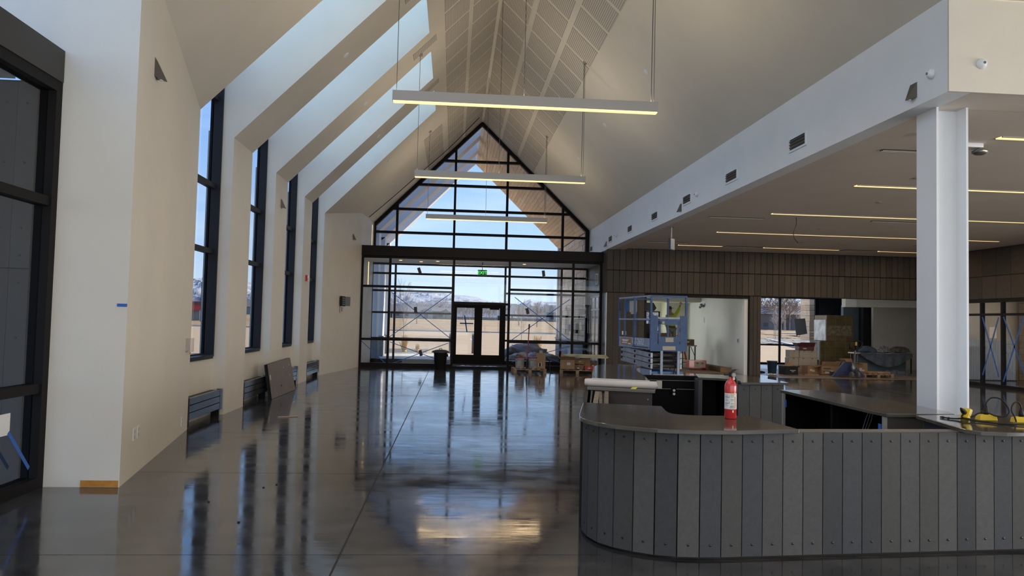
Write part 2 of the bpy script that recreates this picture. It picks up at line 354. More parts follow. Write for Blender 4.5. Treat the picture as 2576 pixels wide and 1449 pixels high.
# glazed outer side at x=16
OUT=[(-6,0),(24.75,0),(24.75,2.6),(-6,2.6)]
g1=sempty('window_1',(16,10,0),'black framed glazed wall along the far right side')
glaze(g1,'x',16.0,[(8.0,0),(24.75,0),(24.75,2.6),(8.0,2.6)],[9.2,10.6,12.0,13.4,14.8,16.2,17.6,19.0,20.88,21.75],[2.15],glass=GLASS)
PL=[mat('charcoal_panel_%d'%i,c,.75,var=.12,scale=14,bump=.12,bscale=90) for i,c in enumerate([(.060,.052,.046),(.072,.062,.054),(.050,.045,.041),(.066,.055,.046)])]
obj('header',MB().box(16.03,-6,2.6,16.4,24.75,4.2),PL[0],wr)
wsd=wr
planks(wr,'x',16.0,7.6,24.7,[(2.62,3.29),(3.31,4.12)],.6,PL,sgn=-1,rnd=RND,gap=.012)
obj('rear_side_wall',MB().box(16,-6,2.75,16.3,7.6,5.1),PAINT,wr)
g7=sempty('window_16',(16.1,.8,0),'unseen side glazing added right of and behind the camera for light')  # glazing added out of view to go with the side fill lamp
glaze(g7,'x',16.1,[(-6,0),(7.9,0),(7.9,2.75),(-6,2.75)],[-3.5,-1,1.5,4,6.5],[2.15])
# --- dark plank clad far wall
wf=sempty('wall_far',(10,25,0),'charcoal board clad wall at the back of the side hall')
KF=mat('black_backing',(.012,.011,.010),.9)
obj('backing',MB().box(5.09,24.78,2.66,16.35,25.1,4.4),KF,wf)
obj('backing',MB().box(5.09,24.78,0,6.42,25.1,2.66),KF,wf)
obj('backing',MB().box(9.93,24.78,0,10.33,25.1,2.66),KF,wf)
planks(wf,'y',24.75,5.06,16.0,[(2.665,3.39),(3.41,4.13)],.212,PL,rnd=RND,gap=.014)
for u,rows in ((5.08,[(0,1.5),(1.5,2.65)]),(5.29,[(0,.9),(.9,2.65)]),(5.50,[(0,1.2),(1.2,2.65)]),(5.71,[(0,.35),(.35,1.8),(1.8,2.65)]),(5.92,[(0,1.6),(1.6,2.65)]),(6.13,[(0,.8),(.8,2.65)])): 
    planks(wf,'y',24.75,u,u+.21,rows,.21,PL,rnd=RND)
for u,rows in ((9.95,[(0,.85),(.85,2.65)]),(10.08,[(0,1.9),(1.9,2.65)]),(10.21,[(0,.85),(.85,2.65)])): planks(wf,'y',24.75,u,u+.125,rows,.125,PL,rnd=RND)
STEEL=mat('brushed_steel',(.28,.29,.30),.35,.9,var=.15,scale=4,stretch=(30,30,1))
planks(wf,'x',5.05,24.78,25.38,[(2.66,3.395),(3.405,4.07)],.2,PL,rnd=RND)
for i in range(3): obj('corner_plate',MB().box(5.045,24.78+i*.2,0,5.085,24.97+i*.2,2.65),STEEL,wf)
obj('door_track',MB().box(6.3,24.80,2.56,9.93,25.05,2.66),KF,wf)
obj('door_edge',MB().box(9.80,24.85,0,9.92,25.05,2.56),WHITE,wf)
# --- rooms behind the clad wall
rb=sempty('wall_back',(11,30,0),'white walls of the unfinished rooms behind the clad wall')
GREEN=mat('pale_cream_wall',(.72,.72,.60),.5,var=.02,scale=1)
# room one
obj('partition',MB().box(9.86,25.11,0,10.3,32.3,3.2),WHITE,rb)
obj('partition',MB().box(5.15,25.6,0,5.45,32.3,3.2),GREEN,rb)
obj('back_wall',MB().box(5.45,32.2,0,8.1,32.45,.5),GREEN,rb); obj('back_wall',MB().box(5.45,32.2,2.9,8.1,32.45,3.2),GREEN,rb); obj('back_wall',MB().box(6.8,32.2,.5,7.8,32.45,2.9),GREEN,rb)
obj('back_wall',MB().box(8.95,32.2,0,9.86,32.45,3.2),GREEN,rb)
obj('back_wall',MB().box(7.8,32.2,.5,8.95,32.45,1.3),GREEN,rb); obj('back_wall',MB().box(8.1,32.2,0,8.95,32.45,.5),GREEN,rb); obj('back_wall',MB().box(7.8,32.2,2.2,8.1,32.45,2.9),GREEN,rb)
obj('back_wall',MB().box(8.1,32.2,2.2,8.95,32.45,3.2),GREEN,rb)
obj('closet_wall',MB().box(9.0,31.2,0,9.86,32.2,3.2),GREEN,rb)
obj('soffit',MB().box(5.45,25.11,3.0,9.86,32.3,3.2),WHITE,rb)
obj('soffit',MB().box(6.9,29.6,2.55,9.86,31.2,3.0),GREEN,rb)
# room two
obj('soffit',MB().box(10.3,25.11,3.0,19.4,32.3,3.2),WHITE,rb)
obj('back_wall',MB().box(10.3,32.2,0,13.15,32.45,.2),WHITE,rb); obj('back_wall',MB().box(10.3,32.2,2.95,13.15,32.45,3.2),WHITE,rb); obj('back_wall',MB().box(13.05,32.2,.2,13.15,32.45,2.95),WHITE,rb)
DK=mat('charcoal_wall_paint',(.02,.022,.025),.7,spec=.2); SLT=mat('slate_blue_wall_paint',(.14,.19,.22),.6,var=.04,scale=2)
obj('back_wall',MB().box(16.1,32.2,0,19.6,32.45,3.2),DK,rb)
obj('slate_wall',MB().box(16.35,30.6,0,17.12,30.8,2.62),SLT,rb)
obj('dark_reveal',MB().box(17.0,30.2,0,18.0,30.55,3.0),DK,rb)
obj('white_wall',MB().box(17.28,29.95,0,19.3,30.1,3.0),PAINT,rb)
obj('soffit_drop',MB().ext([(15.9,29.6),(16.2,29.3),(19.4,27.5),(19.4,28.6),(15.9,29.9)],'z',2.52,3.0),PAINT,rb)
obj('end_wall',MB().box(19.3,25.1,0,19.6,32.3,4.4),WHITE,rb)
obj('infill_wall',MB().box(16.31,24.8,0,21.6,25.09,4.6),mat('cream_render',(.84,.70,.50),.8,var=.03,scale=1),rb)
g2=sempty('window_2',(14.6,32.3,0),'black framed window of the back room looking onto the trees')
glaze(g2,'y',32.3,[(13.15,0),(16.1,0),(16.1,3.0),(13.15,3.0)],[14.34,15.98],[.86],dep=.12)
g5=sempty('window_14',(11.7,32.3,0),'hidden window added to light the back room behind the clad pier')  # unseen window made up to go with the back room fill
glaze(g5,'y',32.3,[(10.3,.2),(13.05,.2),(13.05,2.95),(10.3,2.95)],[11.7],[.86],dep=.12)
g6=sempty('window_15',(6.1,32.3,0),'hidden window added to light the white room behind the clad wall')  # unseen window made up to go with the white room fill
glaze(g6,'y',32.3,[(5.45,.5),(6.8,.5),(6.8,2.9),(5.45,2.9)],[],[1.6],dep=.12)
g3=sempty('window_3',(8.5,32.3,1.45),'small window at the back of the white room')
glaze(g3,'y',32.3,[(7.8,1.3),(8.95,1.3),(8.95,2.2),(7.8,2.2)],[],[],fw_=.04,dep=.1)
# --- gable window, vestibule and entrance doors (outer plane y=28.2)
XS=[-2.17,-.05,1.91,4.03]
wg=sempty('window_4',(.9,28.2,4.0),'tall gabled window filling the end of the hall, black framed')
GAB=[(-3.06,3.98),(5.03,3.98),(5.03,zr(5.03)),(.9,9.12),(-3.06,zl(-3.06))]
glaze(wg,'y',28.2,GAB,XS,[4.82,5.70,6.64,7.57],fw_=.13,mw=.085,dep=.2)
we=sempty('window_5',(.9,28.2,0),'outer glazing of the entrance vestibule, black framed')
glaze(we,'y',28.2,[(-3.06,0),(5.03,0),(5.03,3.68),(-3.06,3.68)],XS,[.10,.89,1.84,2.27,2.65,3.29],fw_=.07,mw=.07,dep=.16,
  skip=[('t',2,.10),('t',2,.89),('t',2,1.84),('p',2,0),('p',2,1),('p',2,2),('p',2,3),('t',0,2.27),('t',1,2.27),('t',3,2.27),('t',4,2.27),('t',2,2.65)])
dr=sempty('door_1',(.93,28.2,0),'pair of black framed glazed entrance doors')
for x0,x1 in ((-.015,.93),(.93,1.875)):
    st=.145
    d=obj('door_leaf',MB().box(x0,28.14,0.01,x0+st,28.2,2.24).box(x1-st,28.14,.01,x1,28.2,2.24).box(x0+st,28.14,.01,x1-st,28.2,.34).box(x0+st,28.14,2.08,x1-st,28.2,2.24),ALU,dr)
    obj('pane',MB().box(x0+st,28.165,.34,x1-st,28.175,2.08),GLASS,d)
obj('door_closer',MB().box(1.35,28.08,2.03,1.70,28.14,2.10),ALU,dr)
obj('threshold',MB().box(-.05,28.1,0,1.91,28.3,.012),ALU,dr)
# inner glazing y=25.4
wi=sempty('window_6',(.9,25.4,0),'inner glazing of the entrance vestibule, black framed')
IX=[-2.14,-.02,1.86,4.03]
glaze(wi,'y',25.4,[(-3.09,0),(5.02,0),(5.02,3.70),(-3.09,3.70)],IX,[.10,.92,2.18,2.68],fw_=.075,mw=.075,dep=.12,glass=GLASSIN,
  skip=[('t',2,.10),('t',2,.92),('p',2,0),('p',2,1),('p',2,2),('t',2,2.68),('t',0,2.18),('t',1,2.18),('t',3,2.18),('t',4,2.18)])
# vestibule roof, side walls
tr1=struct('trim_1',MB().box(-3.2,25.28,3.70,5.04,25.5,4.03),mat('black_fascia',(.016,.014,.013),.6,spec=.15),'black fascia beam across the vestibule')
struct('trim_2',MB().box(-3.09,25.5,3.68,5.04,28.1,3.97),WHITE,'white roof slab of the vestibule')
DP=[mat('dark_timber_lining_%d'%i,c,.5,var=.3,scale=6,stretch=(1,8,1)) for i,c in enumerate([(.05,.05,.048),(.07,.068,.064)])]
wv=sempty('wall_vestibule',(5.05,26.8,0),'dark timber lined right wall of the vestibule')
obj('backing',MB().box(5.075,25.5,2.55,5.3,28.2,4.1),KF,wv)
planks(wv,'x',5.04,25.48,28.1,[(2.6,3.68)],.11,DP,rnd=RND)
obj('side_jamb',MB().box(5.04,27.7,0,5.2,28.15,2.6),DK,wv)
g4=sempty('window_7',(5.08,26.6,0),'glazed side screen of the vestibule')
glaze(g4,'x',5.09,[(25.5,0),(27.7,0),(27.7,2.6),(25.5,2.6)],[26.2,26.9],[.92,2.1],fw_=.06,mw=.06,dep=.08,glass=GLASSIN,metal=mat('grey_aluminium',(.25,.27,.28),.4,.6))
# --- windows of the left bays
for k,(a,b) in enumerate(BAYS[1:]):
    g=sempty('window_%d'%(8+k),(-4.0,(a+b)/2,.92),'tall dark framed window in the %s bay of the left wall'%(['first','second','third','fourth'][k]))
    glaze(g,'x',-4.0,[(a,.94),(b,.94),(b,5.7),(a,5.7)],[],[2.62,3.68,5.12],fw_=.04,mw=.07,dep=.05,metal=BLUEALU)
    for y in (a+.02,b-.02): obj('jamb_lining',MB().box(-3.99,y-.02,.93,-3.83,y+.02,5.6),BLUEALU,g)
    obj('sill_board',MB().box(-3.99,a+.04,.90,-3.83,b-.04,.96),BLUEALU,g)
    for z in (2.62,3.68,5.12): obj('transom_cover',MB().box(-3.99,a+.04,z-.04,-3.90,b-.04,z+.04),BLUEALU,g)
    obj('roof_light',MB().ext([(-4.3,zl(-4.3)+1.66),(-.6,zl(-.6)+1.66),(-.6,zl(-.6)+1.70),(-4.3,zl(-4.3)+1.70)],'y',a-.1,b+.1),GLASS,g)
g=sempty('window_12',(-3.72,5.5,0),'storefront window at the near end of the left wall')
glaze(g,'x',-3.76,[(3.7,0),(7.25,0),(7.25,3.72),(3.7,3.72)],[5.45],[.90,2.60],fw_=.10,mw=.085,dep=.16)
obj('roof_light',MB().ext([(-4.3,zl(-4.3)+1.66),(-.6,zl(-.6)+1.66),(-.6,zl(-.6)+1.70),(-4.3,zl(-4.3)+1.70)],'y',3.6,7.3),GLASS,g)
obj('head_beam',MB().box(-3.98,3.7,3.72,-3.67,7.24,4.02),mat('dark_bronze_trim',(.03,.026,.023),.5),g)
obj('clerestory_pane',MB().box(-5.82,3.7,4.0,-5.80,7.25,7.2),GLASS,g)
obj('return_wall',MB().box(-6.0,7.252,3.96,-4.03,7.62,7.2),PAINT,wl)
# rear wall out of view, its glazing added to let light in
wb=sempty('wall_rear',(4,-6,0),'unseen wall behind the camera with glazing added for light')
obj('upper_wall',MB().box(-4.4,-6.2,5,16,-6,9.5),PAINT,wb)
g=sempty('window_13',(6,-6,0),'unseen wall behind the camera with glazing added for light')
glaze(g,'y',-6.1,[(-4.3,0),(16,0),(16,5),(-4.3,5)],[-1,2.4,5.8,9.2,12.6],[2.6])
# --- steel column
COLM=WHITE
cz=thing('steel_column','white painted wide-flange steel column between the desk and the side hall','column',(5.46,8.075,0))
obj('flange',MB().box(5.28,7.895,0,5.305,8.255,4.11),COLM,cz); obj('flange',MB().box(5.625,7.895,0,5.65,8.255,4.11),COLM,cz)
obj('web',MB().box(5.305,8.06,0,5.625,8.09,4.11),COLM,cz); obj('base_plate',MB().box(5.2,7.8,0,5.73,8.35,.03),COLM,cz)
# ================================================================== RECEPTION DESK
GR=[mat('grey_cladding_board_%d'%i,c,.62,var=.10,scale=30,bump=.10,bscale=150) for i,c in enumerate([(.042,.044,.050),(.060,.060,.061),(.034,.036,.039),(.053,.052,.049),(.072,.071,.069)])]
TOPM=mat('polished_grey_quartz',(.085,.078,.067),.09,var=.22,scale=1.6,spec=.5)
BLK=mat('black_laminate',(.004,.004,.005),.6,spec=.12)
SUB=mat('dark_subframe',(.012,.011,.010),.8)
GRAYL=mat('grey_laminate',(.075,.068,.062),.5)
BOLT=mat('dark_bolt',(.03,.03,.032),.35,.7)
def arc(cx,cy,r,a0,a1,n): return [(cx+r*math.cos(math.radians(a0+(a1-a0)*i/n)),cy+r*math.sin(math.radians(a0+(a1-a0)*i/n))) for i in range(n+1)]
desk=thing('reception_desk','large ring shaped reception desk clad in mixed grey vertical boards','desk',(2.6,7.5,0))
def runboards(P,z0=.02,z1=.868,wd=.153,first=0,bolts=True):
    # boards along a polyline of the outer face; outward is to the right of travel
    seg=[];acc=0
    pts=[Vector((p[0],p[1],0)) for p in P]; d=[0]
    for i in range(len(pts)-1): d.append(d[-1]+(pts[i+1]-pts[i]).length)
    def at(s):
        for i in range(len(d)-1):
            if s<=d[i+1] or i==len(d)-2: return pts[i].lerp(pts[i+1],(s-d[i])/(d[i+1]-d[i]))
    n=round(d[-1]/wd); w_=d[-1]/n; bolt=MB()
    for i in range(n):
        a=at(i*w_+.003); b=at((i+1)*w_-.003); t=(b-a).normalized(); nn=Vector((t.y,-t.x,0))
        th=.014; q=[a,b,b+nn*th,a+nn*th]
        o=obj('board',MB().ext([(p.x,p.y) for p in q],'z',z0,z1),GR[(i*7+first+(i*i)%3)%5],desk)
        if bolts:
            c=(a+b)/2+nn*th
            for z in (z0+.08,z1-.06):
                bm_=MB(); k=8; 
                ring=[c+t*math.cos(2*PI*j/k)*.0085+Vector((0,0,z+math.sin(2*PI*j/k)*.0085)) for j in range(k)]; ring2=[p+nn*.004 for p in ring]
                n0=len(bm_.v); bm_.v+=[tuple(p) for p in ring+ring2]+[tuple(c+Vector((0,0,z))+nn*.0065)]
                for j in range(k): bm_.f+= [(j,(j+1)%k,k+(j+1)%k,k+j),(k+j,k+(j+1)%k,2*k)]
                obj('bolt',bm_,BOLT,o)
def wallseg(P,th=.10,z0=0,z1=.86,m=None,name='core'):
    for i in range(len(P)-1):
        a=Vector((*P[i],0)); b=Vector((*P[i+1],0)); t=(b-a).normalized(); nn=Vector((-t.y,t.x,0))*th
        obj(name,MB().ext([(a.x,a.y),(b.x,b.y),(b.x+nn.x,b.y+nn.y),(a.x+nn.x,a.y+nn.y)],'z',z0,z1),m or SUB,desk)
# outer faces
NEAR=[(1.30,6.97),(1.06,5.95),(1.03,5.75)]+[(1.05,5.62),(1.09,5.50),(1.17,5.38),(1.27,5.29),(1.39,5.21),(1.53,5.16),(1.69,5.14),(1.84,5.14),(2.14,5.165),(4.30,5.345),(6.4,5.52)]
runboards(NEAR)
CI=[(1.38,6.94),(1.14,5.95),(1.11,5.78),(1.13,5.65),(1.20,5.50),(1.32,5.36),(1.45,5.28),(1.69,5.21),(1.84,5.21),(2.14,5.235),(4.30,5.415),(6.4,5.59)]
CI0=[(a+ (0),b) for a,b in NEAR]
wallseg([(1.045,5.76),(1.10,5.51),(1.28,5.30),(1.54,5.175),(1.84,5.155),(2.14,5.18),(4.30,5.36),(6.4,5.53)],th=.11)
obj('rail_cap',MB().ext([(2.40,5.20),(3.80,5.315),(3.79,5.43),(2.39,5.315)],'z',.86,.874),mat('rail_cap_grey',(.12,.11,.10),.5),desk)
# west side without a top: timber studs and tracks
W0,W1=(1.06,5.95),(1.93,10.2)
wallseg([(1.90,10.1),(1.52,8.35),(1.07,6.0)][::-1],th=.035,z1=.86)
wallseg([(1.06+.15,5.97),(1.66,8.3)],th=.03,z1=.86,m=mat('raw_plywood',(.16,.13,.10),.8,var=.3,scale=10),name='inner_panel')
for (o1,o2,mm_,z_) in ((.02,.065,'tan_track_timber',.862),(.065,.125,None,.845),(.125,.165,'raw_plywood',.868)):
    m_=mat('tan_track_timber',(.24,.19,.14),.8,var=.35,scale=18) if mm_=='tan_track_timber' else (MATS[mm_] if mm_ else SUB)
    obj('wall_plate',MB().ext([(1.24+o1,6.72),(1.24+o2,6.71),(1.56+o2,8.24),(1.56+o1,8.26)],'z',z_-.03,z_),m_,desk)
runboards([(2.95,12.98),(2.62,12.85),(2.48,12.6),(2.36,12.2),(1.94,10.25),(1.30,6.98)],bolts=False,first=2)
# near curved top
near_top=[(2.42,5.12),(2.36,5.86),(2.10,5.84),(1.92,5.84),(1.80,5.88),(1.735,5.98),(1.82,6.47),(1.45,6.59),(1.17,6.67),(1.00,5.86),(.965,5.66),(.98,5.50),(1.03,5.36),(1.12,5.23),(1.27,5.12),(1.42,5.045),(1.55,5.02),(1.75,5.01),(1.95,5.02)]
def chaikin(P,sharp,it=2):
    P=[(p,i in sharp) for i,p in enumerate(P)]
    for _ in range(it):
        out=[]
        for i,(p,sh) in enumerate(P):
            if sh: out.append((p,True)); continue
            a=P[i-1][0]; b=P[(i+1)%len(P)][0]
            out.append(((p[0]*.75+a[0]*.25,p[1]*.75+a[1]*.25),False)); out.append(((p[0]*.75+b[0]*.25,p[1]*.75+b[1]*.25),False))
        P=out
    return [p for p,_ in P]
near_top=chaikin(near_top,{0,1,2,6,7,8,9,18})
obj('countertop',MB().ext(near_top,'z',.87,.90),TOPM,desk,bev=.004)
# interior of the near part
obj('inner_panel',MB().ext([(1.86,5.80),(2.36,5.82),(2.36,5.78),(1.86,5.76)],'z',0,.86),BLK,desk)
# low shelf cabinet carrying the rolled drawings
obj('shelf_top',MB().ext([(1.49,8.27),(2.17,7.97),(2.30,8.42),(1.60,8.66)],'z',.872,.902),mat('shelf_laminate',(.15,.135,.12),.4),desk,bev=.003)
sh=obj('cabinet_body',MB().ext([(1.53,8.30),(2.155,8.02),(2.25,8.38),(1.64,8.62)],'z',0,.872),mat('umber_laminate',(.050,.040,.036),.5),desk)
for t in (.09,.93):
    x=1.53+.625*t;y=8.30-.28*t; obj('screw_cap',MB().lathe([(.007,-.004),(.007,.003)],(x,y-.004,.80),8,'y'),STEEL,sh)
# back left top
bl_top=[(1.62,8.70),(2.32,8.50),(2.66,10.32),(2.80,11.3),(3.05,12.4),(3.30,12.98),(2.95,13.05),(2.62,12.95),(2.45,12.7),(2.32,12.3),(1.92,10.27)]
obj('countertop',MB().ext(bl_top,'z',.87,.90),TOPM,desk,bev=.004)
obj('core',MB().ext([(1.70,8.8),(2.25,8.7),(2.58,10.35),(2.72,11.3),(2.98,12.5),(3.1,12.9),(2.65,12.85),(2.42,12.3),(2.0,10.3)],'z',0,.868),BLK,desk)
# black inner back wall with conduits and outlets
obj('inner_back_wall',MB().ext([(2.66,10.63),(3.52,10.55),(3.52,10.66),(2.70,10.74)],'z',0,.885),BLK,desk)
for z in (.82,.70): obj('conduit',MB().tube([(2.66,10.60,z),(3.50,10.52,z)],.006,6),STEEL,desk)
for x,z,mm in ((2.93,.76,mat('ivory_plastic',(.62,.58,.50),.4)),(3.14,.66,mat('white_plastic',(.75,.73,.70),.4))):
    b=obj('outlet',MB().box(x-.035,10.53-.01,z-.055,x+.035,10.565,z+.055),BLK if x>3 else MATS['ivory_plastic'],desk)
    if x>3:
        for zz in (.025,-.025): obj('socket',MB().lathe([(.018,-.004),(.018,.004)],(x,10.52,z+zz),10,'y'),mm,b)
# back right section
br_top=[(3.36,10.13),(3.60,10.06),(3.72,9.9),(3.74,9.6),(3.66,9.37),(4.33,9.46),(4.36,9.8),(4.30,10.35),(4.20,10.75),(3.56,10.90)]
obj('countertop',MB().ext(br_top,'z',.87,.90),TOPM,desk,bev=.004)
obj('end_panel',MB().ext([(3.36,10.12),(3.41,10.11),(3.55,10.86),(3.50,10.87)],'z',0,.868),mat('slate_end_panel',(.05,.052,.06),.5),desk)
obj('inner_panel',MB().ext([(3.42,10.55),(4.2,10.45),(4.2,10.6),(3.45,10.7)],'z',0,.868),BLK,desk)
obj('inner_panel',MB().ext([(3.72,9.52),(3.76,9.52),(3.78,10.5),(3.74,10.5)],'z',0,.868),BLK,desk)
obj('core',MB().ext([(3.68,9.49),(4.28,9.58),(4.28,9.66),(3.68,9.57)],'z',0,.866),SUB,desk)
runboards([(3.66,9.48),(4.30,9.57)],wd=.16,first=1); runboards([(4.30,9.57),(4.28,10.3),(4.16,10.70)],wd=.16,first=3,bolts=False)
# right section (open black knee space facing the inside)
r_top=[(3.72,8.36),(4.16,8.40),(4.30,8.1),(4.42,7.2),(4.36,6.35),(4.30,6.19),(3.66,6.14),(3.66,6.5)]
obj('countertop',MB().ext(r_top,'z',.87,.90),TOPM,desk,bev=.004)
obj('inner_panel',MB().ext([(4.15,6.25),(4.20,6.25),(4.18,8.3),(4.12,8.3)],'z',0,.868),BLK,desk)
obj('end_panel',MB().ext([(3.74,8.26),(4.12,8.28),(4.12,8.31),(3.74,8.29)],'z',0,.868),BLK,desk)
for (x,y) in ((3.725,8.27),(3.68,6.20)): obj('panel_edge',MB().box(x-.012,y-.02,0,x+.012,y+.02,.868),mat('pale_panel_edge',(.30,.29,.27),.5),desk)
obj('end_panel',MB().ext([(3.68,6.20),(4.27,6.23),(4.27,6.26),(3.68,6.23)],'z',0,.868),GRAYL,desk)
obj('bracket',MB().box(3.74,7.2,0,4.12,7.24,.868),BLK,desk)
for k in range(3): obj('data_cable',MB().tube([(3.98+.02*k,6.95,.868),(3.92+.03*k,6.93,.74),(3.86+.02*k,6.9,.60),(3.85+.02*k,6.9,.3)],.004,5),mat('grey_cable',(.3,.3,.33),.5),desk)
TAPE=mat('blue_painters_tape',(.03,.13,.48),.6)
for (x,y) in ((3.735,8.24),(3.675,6.26),(3.70,9.50)): obj('tape_mark',MB().box(x-.006,y-.02,.72,x+.002,y+.02,.80),TAPE,desk)
# near right top carrying the yellow adapters
tr_top=[(3.85,6.03),(3.72,5.35),(3.69,5.20),(3.74,5.10),(3.90,5.06),(4.30,5.10),(6.4,5.28),(6.4,5.95),(4.6,6.12),(4.30,6.13)]
obj('countertop',MB().ext(tr_top,'z',.874,.904),TOPM,desk,bev=.004)
obj('inner_panel',MB().ext([(3.80,5.45),(3.90,6.0),(3.94,6.0),(3.84,5.45)],'z',0,.87),mat('slate_blue_laminate',(.03,.035,.05),.4),desk)
obj('inner_panel',MB().ext([(3.9,5.98),(6.3,5.85),(6.3,5.88),(3.9,6.01)],'z',0,.87),GRAYL,desk)
# ------------------------------------------------------------------ fire extinguisher
RED=mat('red_enamel',(.50,.022,.025),.25,coat=.5); PLB=mat('black_plastic',(.010,.010,.010),.5,spec=.3)
ex=thing('fire_extinguisher','red fire extinguisher with white instruction label standing on the desk','fire extinguisher',(2.13,5.66,.901))
X,Y,Z=2.13,5.66,.901
obj('cylinder',MB().lathe([(.040,0),(.0455,.006),(.0455,.245),(.043,.262),(.035,.279),(.022,.292),(.017,.30),(.016,.318)],(X,Y,Z),28),RED,ex,smooth=True)
def curved_label(a0,a1,z0,z1,r,m,name='label',parent=ex,n=14):
    mb=MB()
    for i in range(n+1):
        a=math.radians(a0+(a1-a0)*i/n)
        for z in (z0,z1): mb.v.append((X+r*math.cos(a),Y+r*math.sin(a),Z+z))
    for i in range(n): mb.f.append((2*i,2*i+2,2*i+3,2*i+1))
    return obj(name,mb,m,parent,smooth=True,fix=False)
lb=curved_label(175,365,.075,.195,.0459,mat('label_white',(.62,.63,.60),.5))
INK=mat('label_ink',(.05,.05,.09),.6)
curved_label(248,292,.185,.193,.0462,mat('label_yellow',(.65,.48,.05),.5),'label_band',lb,6)
for i,zz in enumerate([.180,.172,.166,.150,.143,.137,.120,.113,.106,.098]): curved_label(196,226,zz,zz+.0016,.0462,INK,'print_line',lb,4); curved_label(252,284,zz,zz+.0018,.0462,INK,'print_line',lb,4)
for z0 in (.163,.118): curved_label(192,240,z0,z0+.0025,.0463,INK,'print_line',lb,5); curved_label(237,240,z0,z0+.012,.0463,INK,'print_line',lb,2)
for a in (247,268): curved_label(a,a+15,.082,.097,.0463,INK,'pictogram',lb,3); curved_label(a+3,a+12,.085,.094,.0465,MATS['label_white'],'pictogram',lb,3)
curved_label(292,300,.08,.17,.0463,mat('label_red',(.45,.05,.05),.5),'print_line',lb,2)
curved_label(268,280,.050,.068,.0462,mat('label_cream',(.7,.68,.45),.5),'sticker',ex,3)
obj('valve',MB().lathe([(.016,.315),(.018,.318),(.018,.345),(.012,.350)],(X+.003,Y,Z),12),PLB,ex)
obj('handle',MB().ext([(X-.052,Z+.327),(X+.02,Z+.327),(X+.03,Z+.334),(X+.0,Z+.341),(X-.052,Z+.341)],'y',Y-.009,Y+.009),PLB,ex,bev=.002)
obj('lever',MB().ext([(X-.022,Z+.347),(X+.01,Z+.350),(X+.044,Z+.372),(X+.066,Z+.373),(X+.04,Z+.376),(X+.012,Z+.372),(X-.012,Z+.358)],'y',Y-.008,Y+.008),PLB,ex)
ga=obj('gauge',MB().lathe([(.017,-.008),(.017,.006),(.015,.008)],(X+.014,Y-.020,Z+.333),16,'y'),mat('gauge_rim',(.22,.20,.17),.4,.3),ex)
obj('gauge_dial',MB().lathe([(.013,-.0025),(.013,.0)],(X+.014,Y-.029,Z+.333),14,'y'),mat('gauge_face',(.33,.30,.25),.5),ga)
obj('tag',MB().box(X+.010,Y-.024,Z+.296,X+.024,Y-.022,Z+.316),MATS['label_white'],ex)
obj('hose',MB().tube([(X+.018,Y+.01,Z+.335),(X+.036,Y+.012,Z+.318),(X+.050,Y+.014,Z+.28),(X+.053,Y+.014,Z+.22),(X+.051,Y+.014,Z+.15)],[.008,.009,.009,.009,.012],8),PLB,ex,smooth=True)
# ------------------------------------------------------------------ rolled drawings, sticky note
PAPER=mat('drawing_paper',(.66,.60,.55),.7,var=.04,scale=6)
rl=thing('drawing_roll','thick roll of pinkish white construction drawings lying on the desk shelf','paper roll',(1.86,8.25,.904),math.atan2(-.30,.72))
rs=random.Random(5)
for k,(r,l0,l1) in enumerate(((.050,-.37,.395),(.046,-.395,.375),(.040,-.37,.405))):
    n=22; mb=MB(); P=[]
    for i in range(n*2+6):
        a=2*PI*i/n+k; rr=r-.0016*i/n*2; P.append((rr*math.cos(a),rr*math.sin(a)))
    for i,(u,v) in enumerate(P): mb.v+= [(l0+.004*math.sin(i),u,v*.85+.043),(l1+.004*math.cos(i),u,v*.85+.043)]
    for i in range(len(P)-1): mb.f.append((2*i,2*i+1,2*i+3,2*i+2))
    obj('sheet',mb,PAPER,rl,local=True,smooth=True,fix=False)
obj('overhang_sheet',MB().box(-.33,-.02,.083,.31,.055,.087),PAPER,rl,local=True)
tag(obj('sticky_note',MB().slab([(1.935,8.105,.9035),(1.99,8.085,.9035),(2.02,8.12,.922),(1.965,8.14,.918)],.001),mat('neon_yellow_paper',(.62,.62,.05),.6)),'crumpled neon yellow sticky note on the desk shelf edge','sticky note')
# ------------------------------------------------------------------ yellow power adapters and black cords
YEL=mat('yellow_plastic',(.72,.50,.02),.35)
def adapter(label,loc,rz,tilt=0,l=.13):
    t=thing('power_adapter',label,'power adapter',loc,rz,'yellow power adapters on the desk')
    t.rotation_euler=(0,tilt,rz)
    obj('housing',MB().ext([(-l/2,0),(l/2,0),(l/2-.01,.042),(-l/2+.01,.042)],'y',-.032,.032),YEL,t,local=True,bev=.005)
    obj('cover',MB().box(-l/2+.02,-.02,.042,l/2-.03,.02,.047),YEL,t,local=True)
    p=obj('plug',MB().lathe([(.019,.045),(.019,.075),(.012,.10),(.007,.115)],(0,0,0),10),PLB,t,local=True,smooth=True)
    return t
adapter('yellow power adapter standing tilted at the left end of the cords',(4.09,5.74,.94),.5,-1.0,.11)
adapter('yellow power adapter lying flat in the middle of the cord tangle',(4.25,5.74,.905),-.05,0,.15)
adapter('yellow power adapter lying flat nearest the right end of the cords',(4.45,5.62,.905),-.15,0,.14)
def cord(label,pts,r=.006):
    # smooth the path
    P=[Vector(p) for p in pts]; out=[]
    for i in range(len(P)-1):
        p0=P[max(i-1,0)];p1=P[i];p2=P[i+1];p3=P[min(i+2,len(P)-1)]
        for k in range(6):
            t=k/6; out.append(.5*((2*p1)+(p2-p0)*t+(2*p0-5*p1+4*p2-p3)*t*t+(3*p1-p0-3*p2+p3)*t**3))
    out.append(P[-1]); return tag(obj('loose_cable',MB().tube(out,r,7),PLB,smooth=True),label,'cable')
